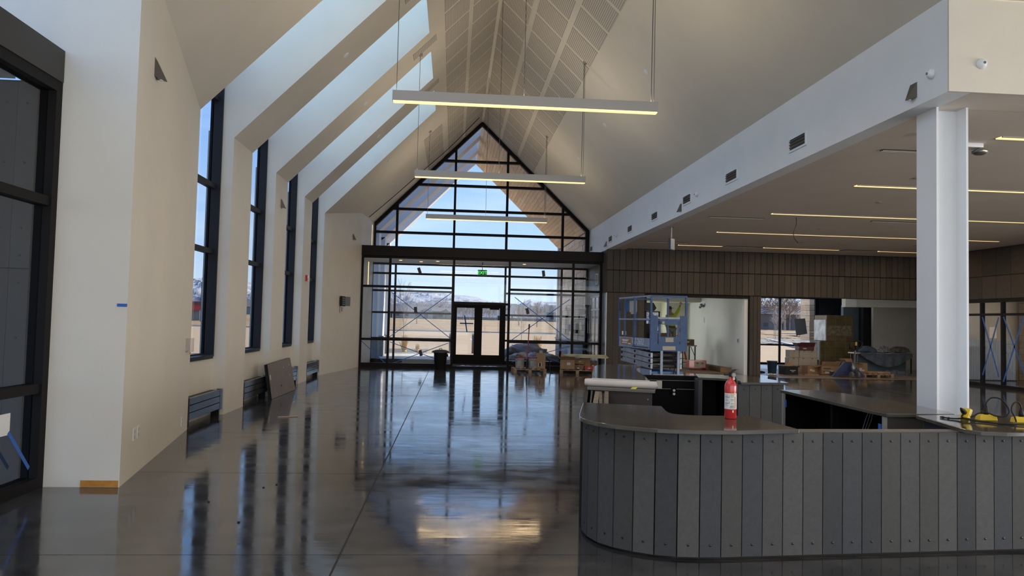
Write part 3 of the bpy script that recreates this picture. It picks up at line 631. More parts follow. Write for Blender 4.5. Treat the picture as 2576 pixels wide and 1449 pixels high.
cord('black power cord looping high above the middle yellow adapter',[(4.25,5.74,1.01),(4.255,5.74,1.05),(4.29,5.73,1.085),(4.345,5.71,1.08),(4.385,5.69,1.03),(4.38,5.66,.975),(4.33,5.66,.945),(4.27,5.66,.95),(4.20,5.67,.975),(4.15,5.69,.965),(4.11,5.70,.94),(4.03,5.74,.915),(3.97,5.80,.912),(3.95,5.86,.912),(3.99,5.88,.912)])
cord('black power cord arching from the right yellow adapter down to the desk',[(4.45,5.62,1.01),(4.445,5.62,1.04),(4.42,5.62,1.065),(4.385,5.62,1.05),(4.37,5.62,1.0),(4.38,5.60,.95),(4.36,5.56,.915),(4.28,5.50,.912),(4.18,5.52,.912),(4.10,5.62,.915),(4.04,5.68,.925),(4.0,5.74,.915),(3.96,5.79,.912),(4.0,5.83,.912)])
cord('short black power cord hanging off the left yellow adapter across the desk top',[(4.06,5.72,.965),(4.02,5.70,.93),(4.08,5.60,.912),(4.16,5.50,.912),(4.28,5.44,.912),(4.42,5.42,.912),(4.6,5.40,.912),(4.9,5.42,.912)])
# ================================================================== LIGHTS OF THE HALL
LED=mat('warm_led_diffuser',(.9,.8,.6),.5,emit=(1.0,.66,.27),es=.78); LAMPG=mat('silver_lamp_body',(.42,.40,.38),.4,.3); WIRE=mat('steel_cable',(.12,.11,.10),.4,.6)
pl_=[('nearest of the three long linear pendant lights over the hall',10.35),('middle one of the three long linear pendant lights',16.2),('farthest linear pendant light, in front of the gabled window',22.9)]
def pendant(label,Y,dz=0):
    t=thing('pendant_light',label,'pendant light',(.94,Y,4.65+dz),0,'linear pendant lights')
    obj('housing',MB().box(-.91,Y-.06,4.66+dz,2.79,Y+.06,4.80+dz),LAMPG,t,bev=.004)
    obj('diffuser',MB().box(-.90,Y-.052,4.648+dz,2.78,Y+.052,4.662+dz),LED,t)
    for x,zf in ((-.86,zl),(.9,None),(2.74,zr)):
        zt=9.10 if zf is None else zf(x)
        obj('suspension_cable',MB().tube([(x,Y,4.80+dz),(x,Y,zt-.01)],.005,5),WIRE,t)
        if zf: obj('canopy',MB().lathe([(.05,-.04),(.05,.02)],(x,Y,zt),12),LAMPG,t)
    obj('power_cord',MB().tube([(2.70,Y,4.80+dz),(2.72,Y,zr(2.72))],.007,5),WIRE,t)
    a=area('pendant_glow',(.94,Y,4.64+dz),(0,0,-1),3.6,.10,14,(1.0,.72,.40),(1,0,0)); a.parent=t; a.matrix_parent_inverse=WM[t.name].inverted()
    a=area('pendant_uplight',(.94,Y,4.81+dz),(0,0,1),3.6,.09,19,(1.0,.84,.62),(1,0,0)); a.parent=t; a.matrix_parent_inverse=WM[t.name].inverted()
    return t
for l,Y in pl_: pendant(l,Y,-.07 if Y<12 else 0)
pendant('unseen linear pendant light added behind the viewer for fill',3.9)  # two more pendants out of view, added as warm fill
pendant('unseen linear pendant light added at the rear for fill',-2.5)
def strip(label,x0,x1,y):
    t=thing('ceiling_light_strip',label,'ceiling light',((x0+x1)/2,y,4.10),0,'recessed linear lights of the side hall')
    obj('trim_frame',MB().box(x0,y-.075,4.125,x1,y-.055,4.145).box(x0,y+.055,4.125,x1,y+.075,4.145),LAMPG,t)
    obj('diffuser',MB().box(x0,y-.055,4.130,x1,y+.055,4.142),mat('warm_led_strip',(.9,.8,.6),.5,emit=(1.0,.62,.22),es=.80),t)
    a=area('strip_glow',((x0+x1)/2,y,4.118),(0,0,-1),x1-x0,.09,17,(1.0,.74,.46),(1,0,0)); a.parent=t; a.matrix_parent_inverse=WM[t.name].inverted()
ordn=['nearest','second','third','fourth']
for i,(x0,y) in enumerate(((7.0,9.2),(7.0,12.7),(7.0,16.2),(7.0,19.7))): strip('%s recessed linear ceiling light of the side hall, counting away from the column'%ordn[i],x0,15.0,y)
for n_,x0,x1 in (('left',7.0,8.42),('middle',9.76,12.25),('right',13.55,15.2)): strip('short recessed ceiling light close to the dark clad wall, %s of three'%n_,x0,x1,23.2)
DARKM=mat('dark_grille_metal',(.03,.027,.025),.6)
def slot(label,x0,x1,y,w_=.05):
    t=thing('slot_diffuser',label,'air diffuser',((x0+x1)/2,y,4.13),0,'ceiling air slots')
    obj('slot',MB().box(x0,y-w_,4.128,x1,y+w_,4.142),DARKM,t)
    for k in (-1,1): obj('blade',MB().box(x0,y+k*w_*.5-.004,4.122,x1,y+k*w_*.5+.004,4.130),CEILD,t)
slot('black air slot in the taupe ceiling, left of the column',5.95,6.9,10.1)
slot('long thin black air slot above the hanging exit sign',5.85,7.15,17.0)
slot('thin black air slot near the column, behind the light strips',9.65,11.2,16.8)
slot('thin black air slot close to the dark wall on the left',5.85,7.1,22.55)
slot('wide dark air grille between the left and middle short light strips',8.5,9.7,23.2,.16)
slot('wide dark air grille between the middle and right short light strips',12.35,13.45,23.2,.16)
slot('thin dark air slot in front of the glazed side, right of the column',13.6,14.4,21.4)
for i,(x,y) in enumerate(((7.65,15.2),(6.4,18.3),(9.3,18.9),(8.2,21.9),(9.1,11.3),(7.7,9.9))):
    pass
def disc(name,label,cat,p,r,nrm,h=.012,m=None,grp=None,k=16):
    nrm=Vector(nrm).normalized(); a=nrm.cross(Vector((0,1,0)) if abs(nrm.y)<.9 else Vector((1,0,0))).normalized(); b=nrm.cross(a); P=Vector(p)
    mb=MB(); mb.v+=[tuple(P+(a*math.cos(2*PI*j/k)+b*math.sin(2*PI*j/k))*r) for j in range(k)]+[tuple(P+nrm*h+(a*math.cos(2*PI*j/k)+b*math.sin(2*PI*j/k))*r*.9) for j in range(k)]
    mb.f.append(tuple(range(k))); mb.f.append(tuple(range(k,2*k)))
    for j in range(k): mb.f.append((j,(j+1)%k,k+(j+1)%k,k+j))
    return tag(obj(name,mb,m or WHITE),label,cat,grp)
for i,y in enumerate((14.2,18.2,22.1)): disc('sprinkler_cover','round white sprinkler cover on the right ceiling slope, %s'%['nearest','second','farthest'][i],'sprinkler',(3.6,y,zr(3.6)),.06,(-KR,0,-1),grp='ceiling sprinkler covers')
for i,y in enumerate((13.2,16.15,19.0,21.96,25.6)): disc('sprinkler_cover','round white sprinkler cover on the left ceiling ribs, number %s from the camera'%['one','two','three','four','five'][i],'sprinkler',(-1.99,y,zl(-1.99)),.06,(KL,0,-1),grp='ceiling sprinkler covers')
for i,(x,y) in enumerate(((8.35,14.3),(9.2,18.4),(10.2,21.5),(7.6,11.9),(7.35,10.5))):
    disc('sprinkler_cover','flat sprinkler cover in the taupe ceiling, %s from the dark wall'%['third','second','first','fourth','fifth'][i],'sprinkler',(x,y,4.14),.06,(0,0,-1),grp='side hall sprinkler covers',m=LAMPG)
# detector on the ceiling right of the column
t=thing('emergency_light','white twin head emergency light on the ceiling beside the column','emergency light',(6.9,9.6,4.0))
obj('base',MB().box(6.62,9.5,4.08,7.02,9.66,4.14),WHITE,t,bev=.01); obj('lamp_head',MB().lathe([(.03,0),(.10,-.04),(.10,-.07),(.05,-.09)],(7.0,9.55,4.08),14),STEEL,t,smooth=True)
obj('lamp_head',MB().lathe([(.02,0),(.06,-.02),(.06,-.05)],(6.66,9.55,4.08),12),WHITE,t,smooth=True)
tag(obj('access_cover',MB().box(6.05,9.05,4.02,6.13,9.12,4.14),WHITE),'small white sensor box on the ceiling left of the column','sensor')
# hanging exit sign in the side hall, dangling cable
t=thing('exit_sign','white and blue exit sign box hanging from the taupe ceiling','exit sign',(5.49,18.8,3.5),.9)
obj('hanger_rod',MB().tube([(0,0,.34),(0,0,.62)],.012,6),WHITE,t,local=True); obj('ceiling_plate',MB().lathe([(.07,.60),(.07,.63)],(0,0,0),12),DARKM,t,local=True)
obj('sign_box',MB().box(-.14,-.03,.02,.14,.03,.32),mat('navy_plastic',(.02,.03,.06),.4),t,local=True); obj('sign_face',MB().box(-.125,-.036,.035,.125,-.03,.305),mat('pale_sign_face',(.5,.58,.66),.3),t,local=True)
cord('thin black cable dangling from the taupe ceiling',[(7.79,16.7,4.14),(7.79,16.7,3.98),(7.72,16.68,3.80),(7.74,16.68,3.66),(7.84,16.7,3.56)],.008)
# ================================================================== WALL FITTINGS
for i,(y0,y1) in enumerate(((10.5,11.07),(13.17,13.77),(15.84,16.42),(18.49,19.1),(21.2,21.78),(23.93,24.5),(27.35,27.9))):
    t=thing('air_grille','white framed air grille on the fascia, number %s counting from the column'%['one','two','three','four','five','six','seven'][i],'air grille',(5.04,(y0+y1)/2,4.26),0,'air grilles along the white fascia')
    z0,z1=4.265,4.485
    obj('frame',MB().box(5.03,y0,z0,5.055,y1,z0+.03).box(5.03,y0,z1-.03,5.055,y1,z1).box(5.03,y0,z0+.03,5.055,y0+.03,z1-.03).box(5.03,y1-.03,z0+.03,5.055,y1,z1-.03),WHITE,t)
    obj('duct',MB().box(5.044,y0+.03,z0+.03,5.053,y1-.03,z1-.03),DARKM,t)
    for k in range(3): z=z0+.065+k*.045; obj('blade',MB().bar((5.038,y0+.03,z),(5.038,y1-.03,z),.03,.008,(.5,0,1)),mat('grille_blade',(.25,.24,.22),.4,.5),t)
def wedge(label,p,n,u,s=1.0):
    # dark wedge shaped wall light; p centre on wall, n outward normal, u horizontal along wall
    t=thing('wall_emergency_light',label,'emergency light',p,0,'dark wedge emergency lights'); P=Vector(p);n=Vector(n).normalized();u=Vector(u).normalized();z=Vector((0,0,1))
    h=.20*s; w_=.13*s
    pts=[P+u*-w_*.5+z*h*.5,P+u*w_*.5+z*h*.5,P+u*w_*.5-z*h*.35,P-u*w_*.5-z*h*.35,P+n*.10*s-z*h*.5]
    mb=MB(); mb.v=[tuple(q) for q in pts]; mb.f=[(0,1,2,3),(0,1,4),(1,2,4),(2,3,4),(3,0,4)]
    obj('housing',mb,mat('bronze_housing',(.10,.09,.08),.35,.6),t)
    obj('lamp',MB().box(-.012,-.012,-.02,.012,.012,0).__class__().lathe([(.02,-.012),(.02,0)],tuple(P+n*.05*s-z*h*.42),8),WHITE,t)
n1=Vector((3.65,.64,0)).normalized(); u1=Vector((-.64,3.65,0)).normalized()
wedge('dark wedge emergency light high on the nearest splayed left wall',(-3.14,7.99,4.12),n1,u1,1.15)
wedge('dark wedge emergency light high on the second left pier',(-3.65,16.05,3.95),(1,0,0),(0,1,0))
wedge('dark wedge emergency light on the far splayed left wall',(-3.22,24.18,4.16),(1,.0,0),(0,1,0))
wedge('dark wedge emergency light on the fascia next to the column',(5.05,7.95,4.26),(-1,0,0),(0,-1,0),1.0)
wedge('dark wedge emergency light on the fascia below the third air grille',(5.05,16.6,4.25),(-1,0,0),(0,-1,0))
wedge('dark wedge emergency light on the fascia beside the sixth air grille',(5.05,24.9,4.27),(-1,0,0),(0,-1,0))
def horn(label,p,ax,sg):
    t=thing('camera_dome',label,'camera',p,0,'white dome sensors')
    prof=[(.055,0),(.055,.02),(.04,.045),(.018,.06)]
    obj('dome',MB().lathe([(r,h*sg) for r,h in prof],p,18,ax),WHITE,t,smooth=True); q=list(p); q['xyz'.index(ax)]+=.062*sg; obj('lens',MB().lathe([(.014,-.004*sg),(.014,.004*sg)],q,10,ax),mat('grey_lens',(.15,.14,.14),.2),t)
horn('white dome sensor on the fascia just left of its corner',(5.05,7.62,4.36),'x',-1)
horn('white dome sensor on the beige wall right of the fascia corner',(5.40,7.35,4.39),'y',-1)
horn('small white dome sensor on the fascia right of the third air grille',(5.05,15.45,4.37),'x',-1)
horn('small white dome sensor on the fascia beside the sixth air grille',(5.05,23.35,4.39),'x',-1)
WPL=mat('white_switch_plastic',(.72,.70,.66),.35)
def plate(label,p,n,u,cat='outlet',w_=.075,h=.12,m=None,name='wall_outlet',face=None,grp=None):
    t=thing(name,label,cat,p,0,grp); P=Vector(p);n=Vector(n).normalized();u=Vector(u).normalized();z=Vector((0,0,1))
    obj('plate',MB().bar(P-u*w_/2+n*.004,P+u*w_/2+n*.004,.008,h,(0,0,1)),m or WPL,t)
    for s in (-1,1): obj('socket',MB().bar(P-u*w_*.22+n*.009+z*s*h*.22,P+u*w_*.22+n*.009+z*s*h*.22,.003,h*.26,(0,0,1)),face or mat('socket_grey',(.45,.43,.40),.5),t)  # plain grey socket faces unless a face material is given
    return t
def onw1(y,z,off=.0): # point on the near splayed wall
    t=(y-7.25)/3.65; return (-3.01-.64*t+off,y,z)
plate('left one of two white outlets low on the nearest splayed wall',onw1(7.73,.41),n1,u1); plate('right one of two white outlets low on the nearest splayed wall',onw1(7.90,.41),n1,u1)
plate('white outlet low on the splayed wall beside the first radiator',onw1(10.42,.17),n1,u1)
n2=Vector((3.82,-.58,0)).normalized(); u2=Vector((.56,3.82,0)).normalized()
plate('white outlet low on the far splayed wall',(-3.235,24.1,.42),n2,u2)
# alarm station with clear cover
t=thing('alarm_pull_station','small wall alarm station under a clear cover beside the first window','alarm station',(-3.60,10.62,1.18))
obj('back_box',MB().bar(Vector((-3.60,10.55,1.18))+n1*.015,Vector((-3.615,10.66,1.18))+n1*.015,.03,.15),mat('grey_white_plastic',(.55,.52,.50),.4),t)
obj('clear_cover',MB().bar(Vector((-3.59,10.50,1.18))+n1*.045,Vector((-3.62,10.70,1.18))+n1*.045,.07,.19),glassmat('clear_plastic',(.82,.80,.80)),t)
obj('gold_key',MB().lathe([(.015,-.13),(.008,-.10)],(-3.57,10.66,1.18),8),mat('brass',(.5,.33,.10),.35,.9),t)
t=thing('fire_strobe','red fire alarm strobe on the third left pier','fire alarm',(-3.63,18.9,2.55)); obj('body',MB().box(-3.65,18.86,2.48,-3.59,19.02,2.63),RED,t,bev=.005); obj('strobe_lens',MB().box(-3.59,18.9,2.51,-3.565,18.97,2.55),WPL,t)
# electrical panel & frame on far splayed wall
t=thing('control_box','open black control box on the far splayed left wall','control box',(-3.36,23.07,2.0))
P=Vector((-3.36,23.07,2.10)); 
obj('back_box',MB().bar(P-u2*.17+n2*.03,P+u2*.17+n2*.03,.06,.30),PLB,t); obj('door',MB().bar(P+u2*.17+n2*.05,P+u2*.25+n2*.19,.02,.28),mat('dark_grey_plastic',(.05,.05,.05),.4),t)
for k in range(4): obj('module',MB().bar(P-u2*(.12-.0)+n2*.065+Vector((0,0,.09-.06*k)),P+u2*.10+n2*.065+Vector((0,0,.09-.06*k)),.02,.035),mat('grey_module',(.25,.25,.26),.5),t)
t=thing('junction_frame','small cream frame around a wall opening below the black control box','wall box',(-3.375,23.08,1.82)); P=Vector((-3.365,23.07,1.85))
obj('frame',MB().bar(P-u2*.11+n2*.01+Vector((0,0,.08)),P+u2*.11+n2*.01+Vector((0,0,.08)),.02,.025).bar(P-u2*.11+n2*.01-Vector((0,0,.08)),P+u2*.11+n2*.01-Vector((0,0,.08)),.02,.025).bar(P-u2*.10+n2*.01,P-u2*.075+n2*.01,.02,.16).bar(P+u2*.075+n2*.01,P+u2*.10+n2*.01,.02,.16),WPL,t)
obj('recess',MB().bar(P-u2*.08+n2*.003,P+u2*.08+n2*.003,.006,.14),mat('raw_wood_recess',(.25,.18,.12),.7),t)
# tapes on the near end of the splayed wall
tag(obj('blue_tape_strip',MB().box(-3.10,7.243,1.655,-3.012,7.249,1.683),TAPE),'short strip of blue tape on the edge of the nearest wall','tape')
tag(obj('orange_tape_strip',MB().box(-3.35,7.240,.004,-3.02,7.249,.062),mat('orange_tape',(.52,.22,.03),.6,var=.2,scale=14)),'orange tape strip along the foot of the nearest wall','tape')
# thermostat and outlets on the dark wall
t=plate('white thermostat with dark screen on the dark clad wall',(5.66,24.745,1.32),(0,-1,0),(1,0,0),'thermostat',.14,.12,name='thermostat',face=PLB)
plate('left one of two white outlets low on the dark clad wall',(5.72,24.745,.54),(0,-1,0),(1,0,0),h=.13,w_=.08); plate('right one of two white outlets low on the dark clad wall',(5.95,24.745,.54),(0,-1,0),(1,0,0),h=.13,w_=.08)
t=thing('vestibule_grille','white framed grille on the dark vestibule wall','air grille',(5.03,26.3,3.0)); obj('frame',MB().box(5.0,26.1,2.98,5.03,26.5,3.02).box(5.0,26.1,3.33,5.03,26.5,3.37).box(5.0,26.1,3.0,5.03,26.15,3.35).box(5.0,26.45,3.0,5.03,26.5,3.35),WHITE,t)
for k in range(5): obj('blade',MB().box(5.01,26.15,3.05+.06*k,5.03,26.45,3.065+.06*k),mat('grille_blade',(.25,.24,.22),.4,.5),t)
# ------------------------------------------------------------------ radiators
RADM=mat('glossy_steel_radiator',(.10,.10,.105),.22,.6,var=.25,scale=3,bump=.15,bscale=5)
def radiator(label,y0,y1):
    t=thing('radiator',label,'radiator',(-3.76,(y0+y1)/2,0),0,'low wall radiators under the left windows')
    for k in range(3): obj('panel',MB().box(-3.71,y0+.05,.11+k*.105,-3.66,y1-.12,.205+k*.105),RADM,t,bev=.004)
    obj('end_cap',MB().box(-3.72,y1-.11,.10,-3.655,y1,.425),RADM,t,bev=.004); obj('end_cap',MB().box(-3.84,y0,.02,-3.66,y0+.045,.42),PLB,t)
    obj('back_plate',MB().box(-3.83,y0+.05,.12,-3.74,y1-.02,.40),PLB,t)
    for y in (y0+.02,y1-.10): obj('foot',MB().box(-3.80,y,0,-3.68,y+.04,.12),PLB,t)
radiator('steel radiator under the first window, nearest the camera',10.95,12.5); radiator('steel radiator under the second window, half behind the board',13.75,15.45)
radiator('steel radiator under the third window, mostly hidden by the board',16.65,18.4); radiator('steel radiator under the fourth, farthest window',19.5,21.25)
# leaning board
BRD=mat('taupe_board',(.19,.155,.125),.6,var=.10,scale=5)
t=thing('panel_board','large taupe board with a dark edge leaning on the second left pier','board',(-3.42,15.95,0))
b0,b1=Vector((-3.40,14.93,0)),Vector((-3.36,17.02,0)); T=Vector((-3.60,14.95,.70)),Vector((-3.60,16.95,.70))
b0=Vector((-3.44,14.92,.002)); b1=Vector((-3.42,16.98,.002))
tl,tr_=Vector((-3.57,15.02,.66)),Vector((-3.56,16.96,.70))
obj('face_panel',MB().slab([b0,b1,tr_,tl],.012),BRD,t)
obj('core',MB().slab([b0+Vector((-.012,0,.004)),tl+Vector((-.012,0,0)),tr_+Vector((-.012,0,0)),b1+Vector((-.012,0,.004))],.05),PLB,t)
def onb(u,v): return (b0.lerp(b1,u)).lerp(tl.lerp(tr_,u),v)+Vector((.014,0,0))
for (u,v,a,b_,mm) in ((.42,.28,.02,.05,PLB),(.62,.78,.006,.05,WPL),(.88,.80,.006,.04,WPL),(.84,.50,.006,.05,WPL),(.03,.62,.012,.14,WPL)):
    obj('cut_out' if mm is PLB else 'tape_mark',MB().slab([onb(u-a,v-b_/2),onb(u+a,v-b_/2),onb(u+a,v+b_/2),onb(u-a,v+b_/2)],.002),mm,t)
tag(obj('wood_sliver',MB().slab([(-2.72,12.25,.002),(-2.44,12.40,.002),(-2.44,12.44,.002),(-2.72,12.29,.002)],.012),mat('pale_wood',(.45,.33,.22),.7)),'thin pale wood sliver lying on the concrete floor','wood scrap')
for i,(x,y) in enumerate(((-1.73,7.27),(-1.64,7.4),(-1.62,6.05),(-2.05,6.7),(.15,24.2))):
    tag(obj('debris_crumb',MB().box(x,y,0,x+.018,y+.012,.008),PLB),'tiny dark crumb of debris lying on the polished floor','debris','crumbs on the floor')
# blue tape crosses on the inner and outer glazing
def tape_x(label,segs,y,w_=.022,ax='y'):
    t=thing('tape_cross',label,'tape',((segs[0][0]+segs[0][2])/2,y,min(segs[0][1],segs[0][3])) if ax=='y' else (y,(segs[0][0]+segs[0][2])/2,min(segs[0][1],segs[0][3])),0,'blue tape on the glazing')
    for (a,b,c,d) in segs:
        P0=(a,y,b) if ax=='y' else (y,a,b); P1=(c,y,d) if ax=='y' else (y,c,d)
        obj('tape_strip',MB().bar(P0,P1,.003 if ax=='y' else .003,w_,(0,0,1)),TAPE,t)
yy=25.385
tape_x('blue tape cross on the tall pane left of the entrance',[(-2.08,2.50,-.08,1.0),(-.08,2.52,-2.10,1.0)],yy)
tape_x('blue tape cross on the low pane left of the entrance',[(-2.08,.84,-.12,.15),(-.14,.84,-2.06,.10)],yy)
tape_x('single blue tape strip on the lowest far left pane',[(-3.02,.86,-2.2,.12)],yy)
tape_x('blue tape cross on the tall pane right of the entrance',[(2.05,2.43,3.95,1.02),(3.93,2.41,1.97,.98)],yy)
tape_x('blue tape cross on the low pane right of the entrance',[(1.98,.83,3.95,.16),(3.95,.82,2.0,.25)],yy)
tape_x('small blue tape plus on the left entrance door glass',[(.42,1.80,.52,1.80-.62),(.25,1.5,.75,1.5)],28.12,.045)
tape_x('blue tape cross on the narrow side pane right of the column',[(21.66,2.08,20.98,.32),(20.98,2.06,21.66,.33)],15.93,.05,'x')
tape_x('blue tape cross on the last visible side pane at the right edge',[(20.78,2.08,19.9,.30),(20.0,2.08,20.80,.20)],15.93,.05,'x')
CARD=mat('dark_card',(.04,.04,.045),.7)
for i,(x,z,lab) in enumerate(((-1.26,1.92,'dark glazing card on the tall pane left of the entrance'),(-1.05,.49,'dark glazing card on the low pane left of the entrance'),(-1.17,3.24,'dark glazing card high left of the exit sign'),(3.01,3.26,'dark glazing card high right of the exit sign'),(2.49,1.97,'dark glazing card beside the right tape cross'))):
    s=.05; r=.15+.1*(i%3); c,n_=math.cos(r),math.sin(r); P=[(x+u*c-v*n_,z+u*n_+v*c) for u,v in ((-s,-.10),(s,-.10),(s,.10),(-s,.10))]
    tag(obj('glazing_card',MB().ext(P,'y',yy-.004,yy),CARD),lab,'card')
tag(obj('grey_notice',MB().slab([(15.05,32.2,1.28),(15.55,32.2,1.38),(15.45,32.2,2.05),(14.95,32.2,2.02)],.01),mat('grey_notice_paper',(.16,.16,.17),.7)),'grey notice sheet hanging on the back room window','notice')
for k,(y,z,l) in enumerate(((21.25,1.45,'white paper notice taped on the narrow side pane'),)): tag(obj('paper_notice',MB().box(15.935,y-.17,z,15.94,y+.12,z+.33),mat('white_notice',(.75,.75,.74),.6)),l,'notice')
# exit sign in the vestibule
t=thing('exit_sign','green exit sign hanging on a rod in the vestibule','exit sign',(.98,26.6,3.19))
obj('sign_box',MB().box(.82,26.58,3.19,1.14,26.62,3.40),mat('dark_green_sign',(.01,.06,.02),.4),t); obj('hanger_rod',MB().tube([(.98,26.6,3.40),(.98,26.6,3.68)],.012,6),DARKM,t)
lettering('letters','EXIT',.17,frame_m((.98,26.575,3.295),(1,0,0),(0,0,1)),mat('green_led',(0,.4,.08),.5,emit=(.02,.9,.12),es=.9),t)
# vestibule led strip and down lights
tag(obj('wall_light_strip',MB().box(-3.03,26.9,2.72,-3.015,26.93,3.60),LED),'thin warm light strip on the white left wall of the vestibule','light strip')
tag(obj('wall_light_strip',MB().box(-3.025,27.6,4.05,-3.01,27.63,5.0),LED),'thin warm reflection of the light strip on the white wall above the vestibule','light strip')  # glowing bar stands in for the light strip's reflection
for i,(x,y) in enumerate(((-1.9,26.8),(-1.2,27.2),(-.6,26.8),(2.5,27.0))): disc('downlight','small round downlight in the vestibule soffit, %s from the left'%['first','second','third','fourth'][i],'downlight',(x,y,3.679),.06,(0,0,-1),m=LED)
# film and rubbish mat in the opening
FILM=mat('crumpled_clear_film',(.5,.52,.56),.12,var=.5,scale=9,bump=.9,bscale=14)
rs=random.Random(11)
def crumple(name,x0,x1,y0,y1,z,h,nx,ny,m,label,cat,seed=0,fall=True,**k):
    r=random.Random(seed); mb=MB()
    for j in range(ny+1):
        for i in range(nx+1):
            u=i/nx;v=j/ny; e_=min(u,1-u,v,1-v)*6; e_=min(1,e_) if fall else 1
            mb.v.append((x0+(x1-x0)*u+r.uniform(-.3,.3)*(x1-x0)/nx,y0+(y1-y0)*v+r.uniform(-.3,.3)*(y1-y0)/ny,z+r.random()*h*e_))
    for j in range(ny):
        for i in range(nx): a=j*(nx+1)+i; mb.f.append((a,a+1,a+nx+2,a+nx+1))
    o=obj(name,mb,m,fix=False,**k); return tag(o,label,cat)
crumple('plastic_film',.05,1.85,25.45,26.6,.006,.05,26,12,FILM,'crumpled clear film lying on the mat in the entrance opening','plastic film',4)
# ================================================================== SCISSOR LIFT
BLU=mat('lift_blue_paint',(.010,.070,.23),.45,var=.2,scale=8); LBL=mat('pale_blue_lit_steel',(.26,.32,.44),.4,.1,var=.2,scale=5); GST=mat('scissor_arm_grey',(.32,.35,.40),.4,.3,var=.2,scale=4)  # pale blue of the side parts also carries light from the left
sl=thing('scissor_lift','blue scissor lift with railed platform parked before the dark clad wall','scissor lift',(4.86,18.3,0),math.radians(6.7))
W_,Ln=.92,2.35
def lo(name,mb,m,parent=None,**k): return obj(name,mb,m,parent or sl,local=True,**k)
base=lo('base',MB().box(.04,.05,.16,W_-.04,Ln-.05,.46),mat('blue_enamel',(.02,.13,.42),.4)); lo('base_plate',MB().box(0,.02,.34,.04,Ln,.50),LBL,base)
lo('decal',MB().box(-.004,.7,.36,0,Ln-.1,.48),mat('worn_white_decal',(.5,.48,.42),.6,var=.4,scale=25),base)
for x in (.04,W_-.16):
    for y in (.25,Ln-.30): lo('wheel',MB().lathe([(.15,-.05),(.16,-.03),(.16,.03),(.15,.05)],(x+.06,y,.16),18,'x'),PLB)
lo('end_tube',MB().tube([(.06,.02,.36),(W_-.06,.02,.36)],.05,10),GST)
for k in range(3):   # scissor stack, three slanted arms each side
    z=.585+k*.135
    for x in (.05,W_-.10):
        a=lo('scissor_arm',MB().bar((x,.05,z),(x,Ln-.1,z+.09),.05,.118,(0,0,1)),GST)
        for y,dz in ((.12,.004),(1.15,.065),(Ln-.2,.125)): lo('pivot_pin',MB().lathe([(.035,-.035),(.03,-.045),(.03,.045)],(x,y,z+dz),10,'x'),PLB,a)
    lo('cross_tube',MB().tube([(.08,.10,z),(W_-.08,.10,z)],.045,10),mat('grimy_steel',(.07,.065,.06),.5,.5))
    lo('cross_tube',MB().tube([(.08,1.15,z+.05),(W_-.08,1.15,z+.05)],.04,8),MATS['grimy_steel'])
for x in (.28,.72): lo('guide_post',MB().box(x-.03,-.03,.12,x+.03,.01,.97),LBL)
lo('hydraulic_hose',MB().tube([(.6,.0,.4),(.64,-.01,.6),(.58,.0,.8),(.62,.02,.95)],.012,6),PLB)
deck=lo('deck',MB().box(0,0,.985,W_,Ln,1.03),BLU)
lo('toe_board',MB().box(-.01,0,1.0,.01,Ln,1.27),LBL); lo('toe_board',MB().box(W_-.01,0,1.0,W_+.01,Ln,1.20),BLU); lo('toe_board',MB().box(0,Ln-.01,1.0,W_,Ln+.01,1.20),BLU)
eb=lo('end_panel',MB().box(-.015,-.02,.96,W_+.015,.0,1.14),BLU)
lo('end_plate',MB().box(-.01,-.02,1.14,.17,.0,1.84),BLU); lo('end_plate',MB().box(W_-.16,-.02,1.14,W_+.01,.0,1.84),BLU)
gt=lo('gate',MB().box(.19,-.03,1.14,W_-.18,-.01,1.32).box(.19,-.03,1.32,.24,-.01,1.70).box(W_-.23,-.03,1.32,W_-.18,-.01,1.70).box(.19,-.03,1.62,W_-.18,-.01,1.72),BLU)
DEC=mat('cream_decal',(.45,.42,.35),.6,var=.25,scale=60)
lo('decal',MB().box(.37,-.034,1.19,.58,-.030,1.30),DEC,gt); lo('decal',MB().box(.30,-.024,.99,.64,-.020,1.09),DEC,eb); lo('decal',MB().box(.28,-.034,1.64,.34,-.030,1.70),DEC,gt)
def rail(pts,m): 
    for a,b in zip(pts[:-1],pts[1:]): lo('rail',MB().bar(a,b,.04,.04),m)
for z,mm in ((2.32,LBL),(1.745,LBL)):
    rail([(0,0,z),(0,Ln,z)],mm); rail([(W_,0,z),(W_,Ln,z)],mm); rail([(0,Ln,z),(W_,Ln,z)],BLU)
rail([(0,0,2.32),(W_,0,2.32)],BLU); rail([(.17,0,1.78),(W_-.17,0,1.78)],LBL)
for x,y in ((0,0),(W_,0),(0,Ln),(W_,Ln),(0,1.15),(W_,1.15),(W_/2,Ln),(.16,Ln)): lo('post',MB().box(x-.022,y-.022,1.03,x+.022,y+.022,2.32),BLU)
cb=lo('control_box',MB().box(.10,Ln-.75,1.95,.16,Ln-.15,2.25),BLU); lo('manual_sheet',MB().box(.09,1.25,1.93,.095,Ln-.55,2.24),DEC); lo('manual_sheet',MB().box(.09,1.30,1.88,.094,1.7,1.94),DEC)
lo('control_box',MB().ext([(.50,1.98),(.72,1.98),(.78,2.06),(.70,2.20),(.52,2.20)],'y',1.6,1.75),PLB)
lo('coil_cord',MB().tube([(.60,1.65,1.98),(.61,1.65,1.8),(.58,1.65,1.6),(.60,1.65,1.45)],.01,6),PLB)
PRNT=mat('white_decal_print',(.75,.77,.80),.5); ORG=mat('orange_brown_decal',(.40,.20,.09),.6,var=.3,scale=30)
tb=[o for o in sl.children if o.name.startswith('toe_board')][0]
Mw=WM[sl.name]
lo('decal',MB().box(-.014,1.35,1.06,-.010,2.15,1.24),ORG,tb)
def lift_M(y,z): return Mw@Matrix(((0,0,-1,-.014),(-1,0,0,y),(0,1,0,z),(0,0,0,1)))
